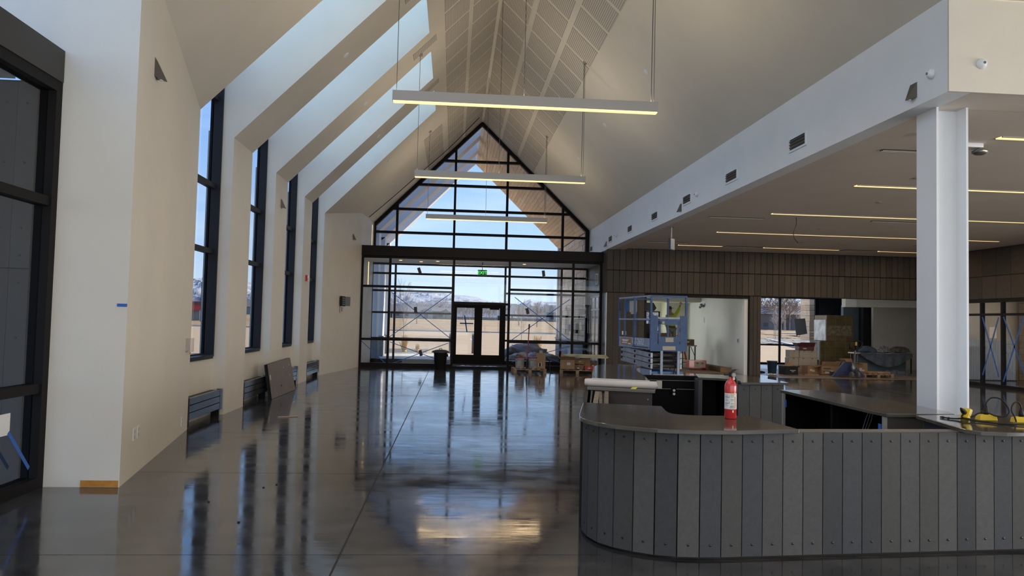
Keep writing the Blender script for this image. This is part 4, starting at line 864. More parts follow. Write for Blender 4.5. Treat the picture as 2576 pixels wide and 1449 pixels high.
lettering('letters','GS-2632',.23,lift_M(.85,1.165),PRNT,tb); 
for y0_,y1_,z0_ in ((1.55,2.05,1.175),(1.62,2.0,1.15),(1.65,2.05,1.10),(1.38,1.58,1.08)): lo('print_line',MB().box(-.018,y0_,z0_,-.014,y1_,z0_+.028),PRNT,tb)
lo('black_stripe',MB().box(-.014,.15,1.03,-.010,1.3,1.05),PLB,tb)
# ================================================================== WORKER on a work table in the white room
HV=mat('hi_vis_yellow_green',(.42,.52,.02),.7); GT=mat('grey_work_trousers',(.20,.20,.19),.8); SKIN=mat('skin',(.30,.17,.11),.6); HAIR=mat('dark_cap',(.025,.022,.02),.7)
wk=thing('person','worker in a hi-vis yellow green shirt and grey trousers reaching up to the wall','person',(8.37,28.5,.56))
def skin(name,verts,edges,radii,m,parent,sub=1):
    me=bpy.data.meshes.new(name); Mi=WM[parent.name].inverted(); me.from_pydata([tuple(Mi@Vector(v)) for v in verts],edges,[])
    o=bpy.data.objects.new(name,me); COL.objects.link(o); o.parent=parent; WM[o.name]=WM[parent.name].copy()
    o.modifiers.new('skin','SKIN').use_smooth_shade=True
    if not me.skin_vertices: 
        bm=bmesh.new(); bm.from_mesh(me); bm.verts.layers.skin.verify(); bm.to_mesh(me); bm.free()
    for i,r in enumerate(radii):
        sv=me.skin_vertices[0].data[i]; rr=r if isinstance(r,tuple) else (r,r); sv.radius=rr; sv.use_root=(i==0)
    s=o.modifiers.new('sub','SUBSURF'); s.levels=sub; s.render_levels=sub; me.materials.append(m); return o
bx,by,bz=8.37,28.5,.56
def P3(x,y,z): return (bx+x,by+y,bz+z)
V=[P3(.0,0,.95),P3(-.0,0,1.12),P3(-.01,0,1.32),P3(-.03,.0,1.46),P3(-.06,-.01,1.53),P3(-.09,-.02,1.64),P3(-.10,-.03,1.70), # pelvis spine neck head
   P3(.13,.0,1.42),P3(.24,-.02,1.60),P3(.31,-.04,1.80),P3(.33,-.05,1.86), # right arm raised
   P3(-.17,.02,1.40),P3(-.22,.04,1.14),P3(-.15,.14,.98),P3(-.12,.19,.94), # left arm
   P3(.09,0,.88),P3(.11,-.02,.48),P3(.12,.02,.08),P3(.13,-.12,.035), P3(-.08,0,.88),P3(-.11,-.02,.48),P3(-.13,.03,.08),P3(-.15,-.11,.035)]
E_=[(0,1),(1,2),(2,3),(3,4),(4,5),(5,6),(3,7),(7,8),(8,9),(9,10),(3,11),(11,12),(12,13),(13,14),(0,15),(15,16),(16,17),(17,18),(0,19),(19,20),(20,21),(21,22)]
R_=[.13,(.13,.10),(.15,.11),(.10,.08),.055,.085,.075,.065,.045,.033,.035,.065,.045,.033,.035,.085,.06,.045,.04,.085,.06,.045,.04]
skin('body',V,E_,R_,SKIN,wk,2)
skin('shirt',[V[0],V[1],V[2],V[3],V[7],V[8],P3(.30,-.035,1.76),V[11],V[12],P3(-.155,.13,.995)],[(0,1),(1,2),(2,3),(3,4),(4,5),(5,6),(3,7),(7,8),(8,9)],[(.155,.13),(.155,.12),(.175,.135),(.12,.10),.085,.066,.052,.085,.066,.055],HV,wk,2)
skin('trousers',[P3(0,0,.96),V[15],V[16],P3(.12,.02,.10),V[19],V[20],P3(-.13,.03,.10)],[(0,1),(1,2),(2,3),(0,4),(4,5),(5,6)],[(.15,.125),.11,.085,.07,.11,.085,.07],GT,wk,2)
obj('belt',MB().lathe([(.155,-.02),(.16,0),(.155,.02)],P3(0,0,.99),18),PLB,wk)
obj('cap',MB().lathe([(.095,-.02),(.098,.03),(.085,.075),(.05,.10),(.01,.108)],P3(-.10,-.03,1.68),16),HAIR,wk,smooth=True)
obj('cap_brim',MB().ext([(bx-.04,by-.10),(bx+.06,by-.12),(bx+.06,by+.04),(bx-.04,by+.05)],'z',bz+1.70,bz+1.712),HAIR,wk)
obj('nose',MB().lathe([(.016,-.02),(.010,.01),(.004,.02)],P3(-.035,-.085,1.64),8,'x'),SKIN,wk,smooth=True)
for s in (-1,1): obj('ear',MB().lathe([(.02,-.006),(.022,0),(.012,.008)],P3(-.10+.0,-.03+s*.085,1.645),8,'y'),SKIN,wk); obj('eye',MB().lathe([(.008,-.004),(.006,.004)],P3(-.018,-.04+s*.03,1.665),6,'x'),HAIR,wk)
for (hx,hy,hz,ux,uz) in ((.33,-.05,1.86,.25,1),(-.12,.19,.94,.2,-1)):
    for k in range(4): l=(.075,.085,.08,.065)[k]; obj('finger',MB().tube([P3(hx+(k-1.5)*.018,hy,hz+uz*.02),P3(hx+(k-1.5)*.022+ux*.02,hy-.01,hz+uz*(.02+l*.6)),P3(hx+(k-1.5)*.022+ux*.05,hy-.02,hz+uz*(.02+l))],[.010,.009,.007],6),SKIN,wk)
    obj('thumb',MB().tube([P3(hx+.03,hy,hz-uz*.01),P3(hx+.06,hy-.01,hz+uz*.02),P3(hx+.065,hy-.015,hz+uz*.05)],[.011,.010,.008],6),SKIN,wk)
obj('shirt_print',MB().box(bx-.06,by-.142,bz+1.27,bx+.04,by-.138,bz+1.33),PLB,wk)
for s in (.13,-.15): obj('boot',MB().box(bx+s-.05,by-.16,bz,bx+s+.05,by+.10,bz+.10),mat('brown_boot',(.10,.06,.04),.7),wk,bev=.02)
WT=mat('table_grey',(.30,.29,.27),.6); tb=thing('folding_table','folding work table beside the worker with dark legs','table',(8.95,28.5,0))
obj('tabletop',MB().box(8.66,28.1,.83,9.25,28.9,.87),WT,tb)
for x in (8.70,9.19):
    for y in (28.15,28.85): obj('leg',MB().box(x-.02,y-.02,0,x+.02,y+.02,.83),DARKM,tb)
obj('stretcher',MB().bar((8.70,28.15,.22),(9.19,28.15,.22),.025,.025),DARKM,tb); obj('brace',MB().bar((9.19,28.15,.45),(9.02,28.15,.82),.02,.02),DARKM,tb)
tb=thing('work_platform','low work platform the worker stands on, hidden behind the lift','platform',(8.3,28.5,0))
obj('deck',MB().box(7.95,28.15,.52,8.62,28.85,.56),mat('platform_grey',(.30,.30,.30),.5,.4),tb)
for x in (8.0,8.57):
    for y in (28.2,28.8): obj('leg',MB().box(x-.02,y-.02,0,x+.02,y+.02,.52),STEEL,tb)
CB=mat('brown_cardboard',(.30,.19,.10),.8,var=.12,scale=6); CBD=mat('dark_cardboard',(.16,.10,.06),.8,var=.12,scale=6); CBW=mat('whitish_cardboard',(.38,.35,.30),.8,var=.08,scale=6); LABW=mat('shipping_label',(.55,.54,.52),.6)
def carton(label,x,y,z,w,d,h,rz=0,m=None,open_=False,labels=1,grp=None,print_=None,rnd=[0]):
    rnd[0]+=1; r=random.Random(rnd[0])
    t=thing('carton',label,'box',(x,y,z),rz,grp); m=m or CB
    if open_:
        mb=MB(); th=.006
        mb.box(-w/2,-d/2,0,w/2,d/2,th).box(-w/2,-d/2,0,-w/2+th,d/2,h).box(w/2-th,-d/2,0,w/2,d/2,h).box(-w/2,-d/2,0,w/2,-d/2+th,h).box(-w/2,d/2-th,0,w/2,d/2,h)
        obj('body',mb,m,t,local=True)
        for (p,q,v) in (((-w/2,-d/2),(w/2,-d/2),(0,-1)),((-w/2,d/2),(w/2,d/2),(0,1)),((-w/2,-d/2),(-w/2,d/2),(-1,0)),((w/2,-d/2),(w/2,d/2),(1,0))):
            a=r.uniform(-.4,1.2); l=.5*min(w,d); o_=Vector((v[0]*math.cos(a)*l,v[1]*math.cos(a)*l,math.sin(a)*l))
            A=Vector((*p,h));B=Vector((*q,h)); obj('flap',MB().slab([A,B,B+o_,A+o_],.005),m,t,local=True)
    else:
        b=obj('body',MB().box(-w/2,-d/2,0,w/2,d/2,h),m,t,local=True); obj('tape_band',MB().box(-.03,-d/2-.001,h-.05,.03,d/2+.001,h+.001),mat('brown_tape',(.24,.15,.08),.4),t,local=True)
    if x==13.15:
        for zz in (.10,.19): obj('print_line',MB().box(-.24,-d/2-.004,zz,.02,-d/2-.001,zz+.03),INK,t,local=True)
    for k in range(labels):
        lx=r.uniform(-w*.25,w*.2); lz=r.uniform(.2,.6)*h; obj('label',MB().box(lx-w*.12,-d/2-.004,lz-h*.12,lx+w*.12,-d/2-.001,lz+h*.14),LABW,t,local=True)
    if print_: lettering('letters',print_,min(h*.35,w*.28),WM[t.name]@Matrix(((1,0,0,0),(0,0,-1,-d/2-.003),(0,1,0,h*.5),(0,0,0,1))),LABW,t)
    return t
carton('dark carton on the right end of the folding work table',9.02,28.4,.87,.34,.3,.22,m=CBD)
# step ladder red
ld=thing('step_ladder','red step ladder standing behind the folding table','ladder',(9.0,29.4,0))
for s in (-.2,.2): obj('rail',MB().bar((8.95+s+.1,29.2,0),(8.85+s*.7,29.45,1.5),.03,.06),RED,ld); obj('rail',MB().bar((8.95+s-.15,29.9,0),(8.85+s*.7,29.5,1.5),.03,.04),RED,ld)
for k in range(4): obj('step',MB().box(8.76+.0,29.2+.055*k,.3+.3*k,9.2-.02*k,29.3+.055*k,.33+.3*k),RED,ld)
t=thing('tool_case','small red tool case with a pale front on the floor of the white room','tool case',(8.95,27.2,0)); obj('case_body',MB().box(8.6,27.0,.06,9.25,27.4,.36),RED,t,bev=.01); obj('front_plate',MB().box(8.8,26.985,.10,9.2,27.0,.32),CBW,t); obj('vent',MB().box(8.87,26.98,.22,8.95,26.986,.27).box(9.05,26.98,.22,9.13,26.986,.27),CBD,t); obj('skid',MB().box(8.6,27.0,0,8.66,27.4,.06).box(9.19,27.0,0,9.25,27.4,.06),DARKM,t)
t=thing('long_carton','long flat brown carton lying along the white partition wall','box',(9.55,27.6,0)); obj('body',MB().box(9.40,25.9,0,9.72,29.5,.17),CBD,t); obj('end_flap',MB().box(9.36,25.86,.01,9.76,25.90,.18),CB,t)
tag(obj('drop_cloth',MB().box(6.6,25.2,.002,9.7,28.9,.008),mat('brown_floor_paper',(.22,.13,.09),.8,var=.35,scale=3)),'reddish brown protective paper over the floor of the white room','floor paper')
carton('large black carton behind the lift railing',6.95,27.6,.9,.55,.5,.75,m=mat('black_cardboard',(.02,.018,.016),.7),labels=0)
carton('brown carton behind the lift rail with large letters',7.55,27.3,.9,.7,.5,.42,m=CBD,labels=0,print_='CK')
t=thing('storage_rack','dark storage rack holding cartons behind the scissor lift','rack',(7.2,27.5,0)); obj('shelf',MB().box(6.6,27.0,.84,7.95,27.95,.90),DARKM,t)
for x in (6.65,7.9):
    for y in (27.05,27.9): obj('leg',MB().box(x-.025,y-.025,0,x+.025,y+.025,.84),DARKM,t)
# fittings on the partition wall of the white room
t=thing('twin_head_light','small silver twin head light high on the white partition','emergency light',(9.8,29.18,2.38)); obj('mount',MB().lathe([(.05,-.03),(.05,.0)],(9.86,29.18,2.4),12,'x'),STEEL,t); obj('lamp_head',MB().lathe([(.03,-.06),(.07,0),(.075,.05)],(9.76,29.12,2.42),12,'y'),STEEL,t,smooth=True); obj('lamp_head',MB().lathe([(.02,-.04),(.05,0),(.05,.03)],(9.76,29.32,2.35),12,'y'),STEEL,t,smooth=True)
plate('white switch plate in the middle of the white partition',(9.86,29.1,1.85),(-1,0,0),(0,1,0),'switch',.10,.22,name='wall_switch')
t=thing('card_reader','small blue and white reader on the partition edge','card reader',(9.84,25.55,1.12)); obj('plate',MB().box(9.84,25.45,1.04,9.86,25.62,1.22),WPL,t); obj('blue_panel',MB().box(9.83,25.48,1.08,9.842,25.56,1.19),mat('deep_blue_plastic',(.03,.03,.35),.4),t)
plate('small dark outlet on the cream closet wall',(9.4,31.19,1.0),(0,-1,0),(1,0,0),m=DARKM)
# ================================================================== TRASH CAN, PALLETS
tc_=thing('trash_can','black plastic trash can with a lid left of the entrance doors','trash can',(-.38,24.75,0)); X,Y=-.38,24.75
obj('bin',MB().lathe([(.17,0),(.18,.01),(.215,.52),(.225,.53),(.225,.56),(.215,.56)],(X,Y,0),24),PLB,tc_,smooth=True)
obj('lid',MB().lathe([(.29,.545),(.295,.56),(.25,.60),(.15,.635),(.02,.645)],(X,Y,0),24),mat('dark_grey_lid',(.03,.03,.03),.45),tc_,smooth=True)
obj('lid_handle',MB().tube([(X-.05,Y,.635),(X-.03,Y,.68),(X+.03,Y,.68),(X+.05,Y,.635)],.01,6),PLB,tc_)
obj('side_handle',MB().box(X+.20,Y-.10,.42,X+.25,Y+.02,.50),PLB,tc_)
PW=mat('pallet_wood',(.30,.20,.12),.8,var=.25,scale=8)
def pallet(label,x,y,w,d,rz=0):
    t=thing('pallet',label,'pallet',(x,y,0),rz)
    for k in range(6): xx=-w/2+(w-.09)*k/5; obj('deck_board',MB().box(xx,-d/2,.115,xx+.09,d/2,.135),PW,t,local=True)
    for yy_ in (-d/2,-.03,d/2-.06): obj('stringer_board',MB().box(-w/2,yy_,.095,w/2,yy_+.06,.115),PW,t,local=True)
    for xx in (-w/2,-.05,w/2-.10):
        for yy_ in (-d/2,-.05,d/2-.10): obj('block',MB().box(xx,yy_,.018,xx+.10,yy_+.10,.095),PW,t,local=True)
        obj('bottom_board',MB().box(xx,-d/2,0,xx+.10,d/2,.018),PW,t,local=True)
    return t
pallet('wooden pallet holding two buckets and a tall carton',2.45,24.2,1.04,1.0)
pallet('wooden pallet under the open cartons and yellow board sheets',4.05,24.25,1.12,.95,-.18)
BKT=mat('dirty_white_bucket',(.42,.40,.38),.6,var=.35,scale=14)
def bucket(label,x,y,z):
    t=thing('bucket',label,'bucket',(x,y,z))
    obj('pail',MB().lathe([(.130,0),(.135,.005),(.148,.30),(.155,.305),(.155,.325),(.148,.33)],(x,y,z),20),BKT,t,smooth=True); obj('lid',MB().lathe([(.157,.322),(.160,.335),(.160,.36),(.15,.366),(.02,.366)],(x,y,z),20),mat('maroon_lid',(.20,.04,.04),.5),t)
    obj('label',MB().ext([(x-.09,z+.08),(x+.03,z+.08),(x+.03,z+.25),(x-.09,z+.25)],'y',y-.152,y-.148),mat('grey_print_label',(.30,.30,.32),.6,var=.4,scale=60),t)
    obj('bail',MB().tube([(x-.155,y,z+.28),(x-.10,y-.13,z+.20),(x+.0,y-.165,z+.16),(x+.10,y-.13,z+.20),(x+.155,y,z+.28)],.004,5),STEEL,t)
bucket('white bucket with maroon lid and a work glove on top, left on the pallet',2.14,23.9,.136); bucket('splashed white bucket with maroon lid in the middle of the pallet',2.55,23.9,.136)
t=thing('work_glove','crumpled tan and black work glove on the left bucket lid','glove',(2.16,23.9,.503)); obj('palm',MB().lathe([(.03,0),(.075,.02),(.07,.07),(.03,.10)],(2.18,23.9,.503),9),mat('tan_leather',(.28,.20,.10),.9,var=.4,scale=30),t,smooth=True)
for k in range(4): obj('finger',MB().tube([(2.12,23.86+.025*k,.56),(2.06,23.84+.03*k,.57),(2.03,23.84+.03*k,.535)],.014,6),PLB,t)
obj('thumb',MB().tube([(2.16,23.83,.56),(2.12,23.79,.58),(2.08,23.78,.55)],.015,6),MATS['tan_leather'],t)
carton('tall upright brown carton at the right of the bucket pallet',2.80,23.95,.136,.28,.28,.49,labels=2)
tag(obj('grey_block',MB().box(2.76,23.9,.627,2.86,24.0,.71),mat('grey_foam',(.3,.29,.28),.8)),'small grey block on top of the tall carton','block')
t=thing('floor_squeegee','long handled tool with red pole and black grip leaning between the buckets','tool',(2.36,23.7,.14)); obj('lower_sleeve',MB().tube([(2.34,23.70,.14),(2.365,23.85,.42)],.030,8),PLB,t); obj('pole',MB().tube([(2.365,23.85,.42),(2.46,24.4,1.42)],.017,8),mat('dark_red_pole',(.28,.03,.05),.4),t); obj('grip',MB().tube([(2.455,24.38,1.38),(2.47,24.45,1.53)],.024,8),PLB,t)
cord('black hose bent over behind the tall carton',[(2.99,24.0,.5),(3.05,24.0,.42),(3.10,23.95,.35),(3.10,23.9,.15),(3.12,23.85,.02),(3.2,23.8,.012)],.016)
carton('big open brown carton with a white barcode label on the second pallet',3.68,24.0,.14,.46,.40,.30,-.18,open_=True,labels=1)
carton('small brown carton tilted on the second pallet',4.10,24.1,.30,.30,.22,.15,-.5); carton('little brown carton under the tilted one',4.05,24.0,.14,.28,.25,.14,-.1,m=CBD)
carton('square brown carton in the middle of the second pallet',4.28,24.25,.14,.34,.3,.34,-.15)
carton('dark brown carton at the right of the second pallet',4.55,24.25,.14,.24,.3,.26,-.1,m=CBD)
carton('bright red flat carton on the second pallet',4.36,23.92,.14,.28,.2,.10,-.15,m=mat('red_carton',(.42,.03,.03),.6))
SHT=mat('pale_yellow_board',(.55,.50,.34),.7)
t=thing('board_sheets','loose stack of pale yellow board sheets resting on the cartons','board sheets',(4.25,24.1,.48),-.10)
for k in range(4): obj('sheet',MB().ext([(-.70+.08*k,-.26),(.52+.05*k,-.34-.02*k),(.70+.03*k,.20),(-.50+.06*k,.34)],'z',.05+.0-.024*k+.05,.068-.024*k+.05),SHT,t,local=True)
cord('red and white wire end curling on the floor by the dark wall',[(5.25,24.2,.012),(5.4,24.3,.15),(5.5,24.35,.05),(5.42,24.3,.02),(5.55,24.2,.012)],.006)
# ================================================================== BACK ROOM CLUTTER
FPM=mat('floor_film_paper',(.20,.16,.13),.35,var=.35,scale=2,bump=.6,bscale=4)
crumple('floor_protection',10.5,17.2,23.6,28.6,.004,.012,30,20,FPM,'crinkled brown protective sheeting on the back room floor','floor paper',9)
tag(obj('floor_protection',MB().box(10.4,28.6,.002,17.0,32.0,.006),mat('film_white',(.35,.36,.38),.2,var=.4,scale=2,bump=.5,bscale=5)),'pale plastic film on the floor before the back window','floor paper')
t=thing('waste_bin','navy blue plastic bin near the back window','bin',(11.0,25.35,0)); obj('bin',MB().lathe([(.13,0),(.135,.01),(.165,.44),(.175,.445),(.175,.46),(.16,.46)],(11.0,25.35,0),20),mat('navy_bin',(.02,.045,.09),.5),t,smooth=True); obj('rim',MB().lathe([(.176,.43),(.182,.44),(.182,.465),(.170,.468)],(11.0,25.35,0),20),MATS['navy_bin'],t)
t=thing('tote_box','black plastic tote full of scraps beside the navy bin','tote',(11.62,25.4,0)); obj('tub',MB().ext([(11.40,25.2),(11.86,25.2),(11.90,25.65),(11.36,25.65)],'z',0,.28),PLB,t,bev=.01); obj('rim',MB().box(11.36,25.16,.27,11.90,25.68,.30),PLB,t); obj('cardboard_scrap',MB().slab([(11.5,25.3,.29),(11.75,25.35,.30),(11.72,25.45,.42),(11.54,25.42,.40)],.01),CB,t)
obj('print_line',MB().box(11.56,25.178,.15,11.76,25.185,.168),LABW,t); obj('print_line',MB().box(11.61,25.178,.11,11.71,25.185,.125),LABW,t)
cord('black hose lying on the film beside the back room pier',[(10.4,26.4,.03),(10.8,26.3,.05),(11.0,26.0,.03),(10.7,25.7,.03)],.03)
crumple('plastic_film',10.7,11.0,24.9,25.1,.015,.05,8,5,FILM,'small crumpled scrap of film in front of the navy bin','plastic film',21)
tag(obj('cardboard_piece',MB().box(12.0,25.0,.012,12.5,25.2,.05),CB),'small flat brown piece beside the black tote','cardboard')
gi=0
for (x,z,n_) in ((12.05,0,0),(12.42,0,1),(12.79,0,2),(12.25,.27,3),(12.62,.27,4),(12.97,.27,5),(12.30,.54,6),(12.68,.54,7),(12.99,.54,8)):
    carton('plain whitish carton stacked before the back window, row %s, %s'%(['one, lowest','two, middle','three, top'][n_//3],['left','centre','right'][n_%3]),x,26.5+.02*n_,z+.012,.35,.34,.265,0,m=CBW,labels=0,grp='whitish cartons stacked before the back window')
carton('open maroon carton on top of the whitish stack',12.75,26.6,.822,.55,.35,.13,0,m=mat('maroon_carton',(.10,.02,.03),.6),open_=True)
for (l,x,y,z,w,d,h,rz,op,pr) in (('whitish ended carton lying left in the carton row',12.62,25.9,.02,.42,.35,.27,.15,False,None),('long brown carton with black print and open flaps',13.15,25.65,.02,.62,.34,.30,-.05,True,None),('brown carton with two white labels in the carton row',13.75,25.9,.02,.40,.34,.17,0,False,None),('small white faced carton left of the pallet jack',14.0,25.7,.02,.3,.25,.16,.1,False,None),('open brown carton with upright flaps right in the row',14.15,26.0,.02,.46,.36,.38,.1,True,None),('brown carton stacked behind the pallet jack',14.55,26.1,.02,.4,.34,.40,.05,False,None)):
    carton(l,x,y,z,w,d,h,rz,open_=op,print_=pr,labels=2)
WRAP=mat('cartons_in_clear_wrap',(.17,.115,.05),.25,var=.3,scale=5,bump=.5,bscale=7); WRW=mat('stretch_wrap_lit',(.55,.56,.55),.22,var=.3,scale=4,bump=.8,bscale=6)  # pale wrap colour stands for window light on the left faces
t=thing('wrapped_pallet_load','tall pallet load of brown cartons in shiny stretch wrap','pallet load',(15.5,29.6,0))
obj('lower_block',MB().box(14.78,29.5,.06,16.30,30.5,1.12),WRAP,t,bev=.02); obj('upper_block',MB().box(15.05,29.5,1.12,16.18,30.5,2.17),WRAP,t,bev=.02)
obj('wrap_lit_face',MB().box(14.755,29.52,.35,14.778,30.5,1.10),WRW,t); obj('wrap_lit_face',MB().box(15.025,29.52,1.14,15.048,30.5,1.98),WRW,t)
obj('lower_block',MB().box(14.45,29.7,.06,14.75,30.5,1.12),WRW,t)
for x in (14.98,15.42,15.85): obj('strap',MB().box(x,29.485,.06,x+.02,29.498,1.13 if x<15.1 else 2.17),mat('green_strap',(.16,.20,.08),.4),t)
for z in (.55,.9): obj('strap',MB().box(14.8,29.485,z,16.1,29.497,z+.012),MATS['green_strap'],t)
for k in range(3): obj('pallet_board',MB().box(14.7,29.5+.4*k,0,16.3,29.6+.4*k,.06),PW,t)
obj('wrap_lit_face',MB().box(15.1,29.49,1.35,16.1,29.497,1.75),mat('wrap_painted_glint',(.26,.20,.12),.15,var=.5,scale=9,bump=.8,bscale=9),t)  # lighter patch, a glint on the wrap painted as colour
for x in (16.0,16.25): obj('hand_hole',MB().box(x,29.49,.80,x+.035,29.499,.98),PLB,t)
# pallet jack
JB=mat('navy_jack_paint',(.02,.03,.10),.4); t=thing('pallet_jack','navy pallet jack with upright tow bar and looped handle','pallet jack',(13.35,24.2,0))
for x in (13.12,13.42): obj('fork',MB().box(x-.0,24.6,.08,x+.14,25.6,.13),JB,t)
obj('frame',MB().ext([(12.70,.03),(13.0,.06),(13.55,.06),(13.85,.03),(13.55,.30),(13.35,.52),(13.12,.52)],'y',24.45,24.55),JB,t)
obj('pump',MB().lathe([(.07,.16),(.07,.38),(.045,.42),(.04,.5)],(13.33,24.3,0),12),STEEL,t,smooth=True)
for x in (13.22,13.44): obj('wheel',MB().lathe([(.10,-.035),(.105,-.02),(.105,.02),(.10,.035)],(x,24.2,.105),18,'x'),mat('grey_tyre',(.12,.12,.12),.6),t)
obj('tow_bar',MB().tube([(13.33,24.25,.45),(13.31,24.15,.92)],.03,8),STEEL,t)
obj('handle',MB().tube([(13.31,24.15,.90),(13.12,24.12,1.02),(13.08,24.1,1.14),(13.14,24.1,1.22),(13.31,24.1,1.235),(13.48,24.1,1.22),(13.54,24.1,1.14),(13.50,24.12,1.02),(13.31,24.15,.90)],.018,8),PLB,t,smooth=True)
obj('lever',MB().box(13.29,24.08,1.08,13.34,24.11,1.20),mat('yellow_sticker',(.55,.38,.06),.5),t)
pallet('low wooden dolly platform with flat cartons right of the pallet jack',14.35,24.9,1.1,.7,.05)
carton('flat brown carton tilted on the low wooden dolly',14.4,24.9,.14,.9,.5,.05,.2); 
# draped table
t=thing('long_bench_table','long pale topped table behind the pallet jack','table',(16.3,27.2,0)); obj('tabletop',MB().box(14.9,26.95,.72,17.15,27.55,.76),mat('pale_tabletop',(.55,.53,.48),.5),t)
for x in (15.0,17.05):
    for y in (27.0,27.5): obj('leg',MB().box(x-.02,y-.02,0,x+.02,y+.02,.72),DARKM,t)
obj('modesty_panel',MB().box(15.1,27.40,.05,17.1,27.43,.70),SLT,t)
BLK_=mat('grey_blue_moving_blanket',(.09,.12,.16),.9,var=.25,scale=8,bump=.5,bscale=30)
mb=MB(); nx,ny=40,14
for j in range(ny+1):
    for i in range(nx+1):
        u=i/nx; v=j/ny; drop=.12+.40*math.sin(PI*min(1,max(0,(u-.02)))) ; x=15.05+2.0*u
        if v<.45: y=27.5-.55*v/.45; z=.775+.012*math.sin(u*31)
        else: q=(v-.45)/.55; y=26.93-.03*q-.035*math.sin(u*34+q)*q; z=.775-drop*q
        mb.v.append((x,y,z))
for j in range(ny):
    for i in range(nx): a=j*(nx+1)+i; mb.f.append((a,a+1,a+nx+2,a+nx+1))
tag(obj('moving_blanket',mb,BLK_,smooth=True,fix=False),'grey blue moving blanket hanging over the long table edge','blanket')
for k,(x,z,w) in enumerate(((15.5,.80,.35),(16.15,.80,.30),(16.75,.80,.45))):
    r=random.Random(k); mb=MB(); n0=10
    prof=[(w,0),(w*1.02,.04),(w*.85,.12),(w*.5,.19),(w*.1,.21)]
    mb.lathe(prof,(x,27.3,z-.005),14); mb.v=[(a+r.uniform(-.03,.03),27.3+(b-27.3)*.6+r.uniform(-.02,.02),max(z-.004,c+r.uniform(-.02,.02))) for a,b,c in mb.v]
    tag(obj('cable_bundle' if k else 'rolled_cloth',mb,[BLK_,mat('silver_wrapped_bundle',(.25,.25,.27),.3,var=.7,scale=18,bump=.8,bscale=20),mat('dark_wrapped_coil',(.10,.085,.07),.3,var=.8,scale=14,bump=.8,bscale=16)][k],smooth=False),['dark folded cloth heaped on the left of the long table','silver and blue wrapped bundle in the middle of the long table','dark coil of film wrapped cable on the right of the long table'][k],'bundle')
crumple('dropped_cloth',15.6,16.6,26.2,26.7,.01,.16,12,8,BLK_,'grey cloth dropped on the floor below the long table','cloth',31)
# ================================================================== OUTSIDE
ASP=mat('sunlit_tan_asphalt',(.34,.245,.145),.9,var=.10,scale=.3,stretch=(1,4,1)); PCON=mat('porch_concrete',(.42,.40,.37),.8,var=.06,scale=1.5)
GRS=mat('dry_winter_grass',(.10,.06,.025),.95,col2=(.40,.26,.12),scale=.5,stretch=(.25,1.2,1)); CRB=mat('curb_concrete',(.45,.42,.38),.85)
gd=sempty('ground',(0,60,-.1),'sunlit asphalt parking lot outside')
g_=MB(); 
for (x0,x1,y0,y1) in ((-260,-4.45,-60,32.6),(-260,300,32.6,400),(19.7,300,-60,32.6)): g_.box(x0,y0,-.30,x1,y1,-.06)
obj('asphalt',g_,ASP,gd)
obj('far_land',MB().box(-2500,380,-.5,2500,2600,1.5),mat('distant_land',(.25,.23,.20),.95),gd)
obj('porch_slab',MB().box(-6.5,28.31,-.12,9,36.2,-.012),PCON,gd)
for i in range(5): obj('porch_joint',MB().box(-6.5+3.2*i,28.4,-.011,-6.48+3.2*i,36.1,-.008),mat('joint_grey',(.15,.14,.13),.9),gd)
obj('side_porch',MB().box(16.42,5,-.12,24,24.7,-.012),PCON,gd); obj('side_porch',MB().box(-8,2,-.12,-4.1,28.2,-.03),PCON,gd)
obj('kerb',MB().box(-9,36.2,-.12,-1.3,36.5,.02),CRB,gd); obj('planting_bed',MB().box(-9,36.5,-.12,-1.3,41.5,.0),mat('dark_mulch',(.10,.09,.075),.95,var=.4,scale=9,bump=.8,bscale=9),gd)
obj('kerb',MB().box(-160,108,-.1,46,108.5,.14),CRB,gd)
for i in range(8): obj('parking_line',MB().box(-14+5.2*i,58,-.06,-13.88+5.2*i,70,-.052),mat('worn_white_line',(.55,.52,.47),.8),gd)
def field(name,x0,x1,y0,y1,z0,z1,nx,ny,m,rough,seed=1):
    r=random.Random(seed); mb=MB()
    for j in range(ny+1):
        for i in range(nx+1):
            v=j/ny; mb.v.append((x0+(x1-x0)*i/nx+r.uniform(-.4,.4),y0+(y1-y0)*v,z0+(z1-z0)*v+r.uniform(-rough,rough)))
    for j in range(ny):
        for i in range(nx): a=j*(nx+1)+i; mb.f.append((a,a+1,a+nx+2,a+nx+1))
    return tag(obj(name,mb,m,smooth=True,fix=False),'','')
f=field('dry_grass_field',-190,60,108.5,385,.05,2.1,90,70,GRS,.12); f['label']='dry golden grass field beyond the parking lot'; f['category']='grass'; f['kind']='stuff'
f=field('dry_grass_verge',62,230,112,385,.05,2.1,50,50,GRS,.12,3); f['label']='dry grass seen beyond the road through the back room window'; f['category']='grass'; f['kind']='stuff'
f=field('rock_bed',30,62,70,112,.0,.1,60,50,mat('grey_rock_mulch',(.20,.18,.15),.95,var=.6,scale=1.4),.10,5); f['label']='grey rock bed behind a long kerb outside the back room'; f['category']='rocks'; f['kind']='stuff'
obj('kerb',MB().bar((29.2,62,.02),(44,104,.02),.35,.28),CRB,gd); obj('kerb',MB().bar((29.2,62,.02),(70,68,.02),.35,.28),CRB,gd)
obj('road',MB().box(40,160,.3,230,166,.55),CRB,gd)
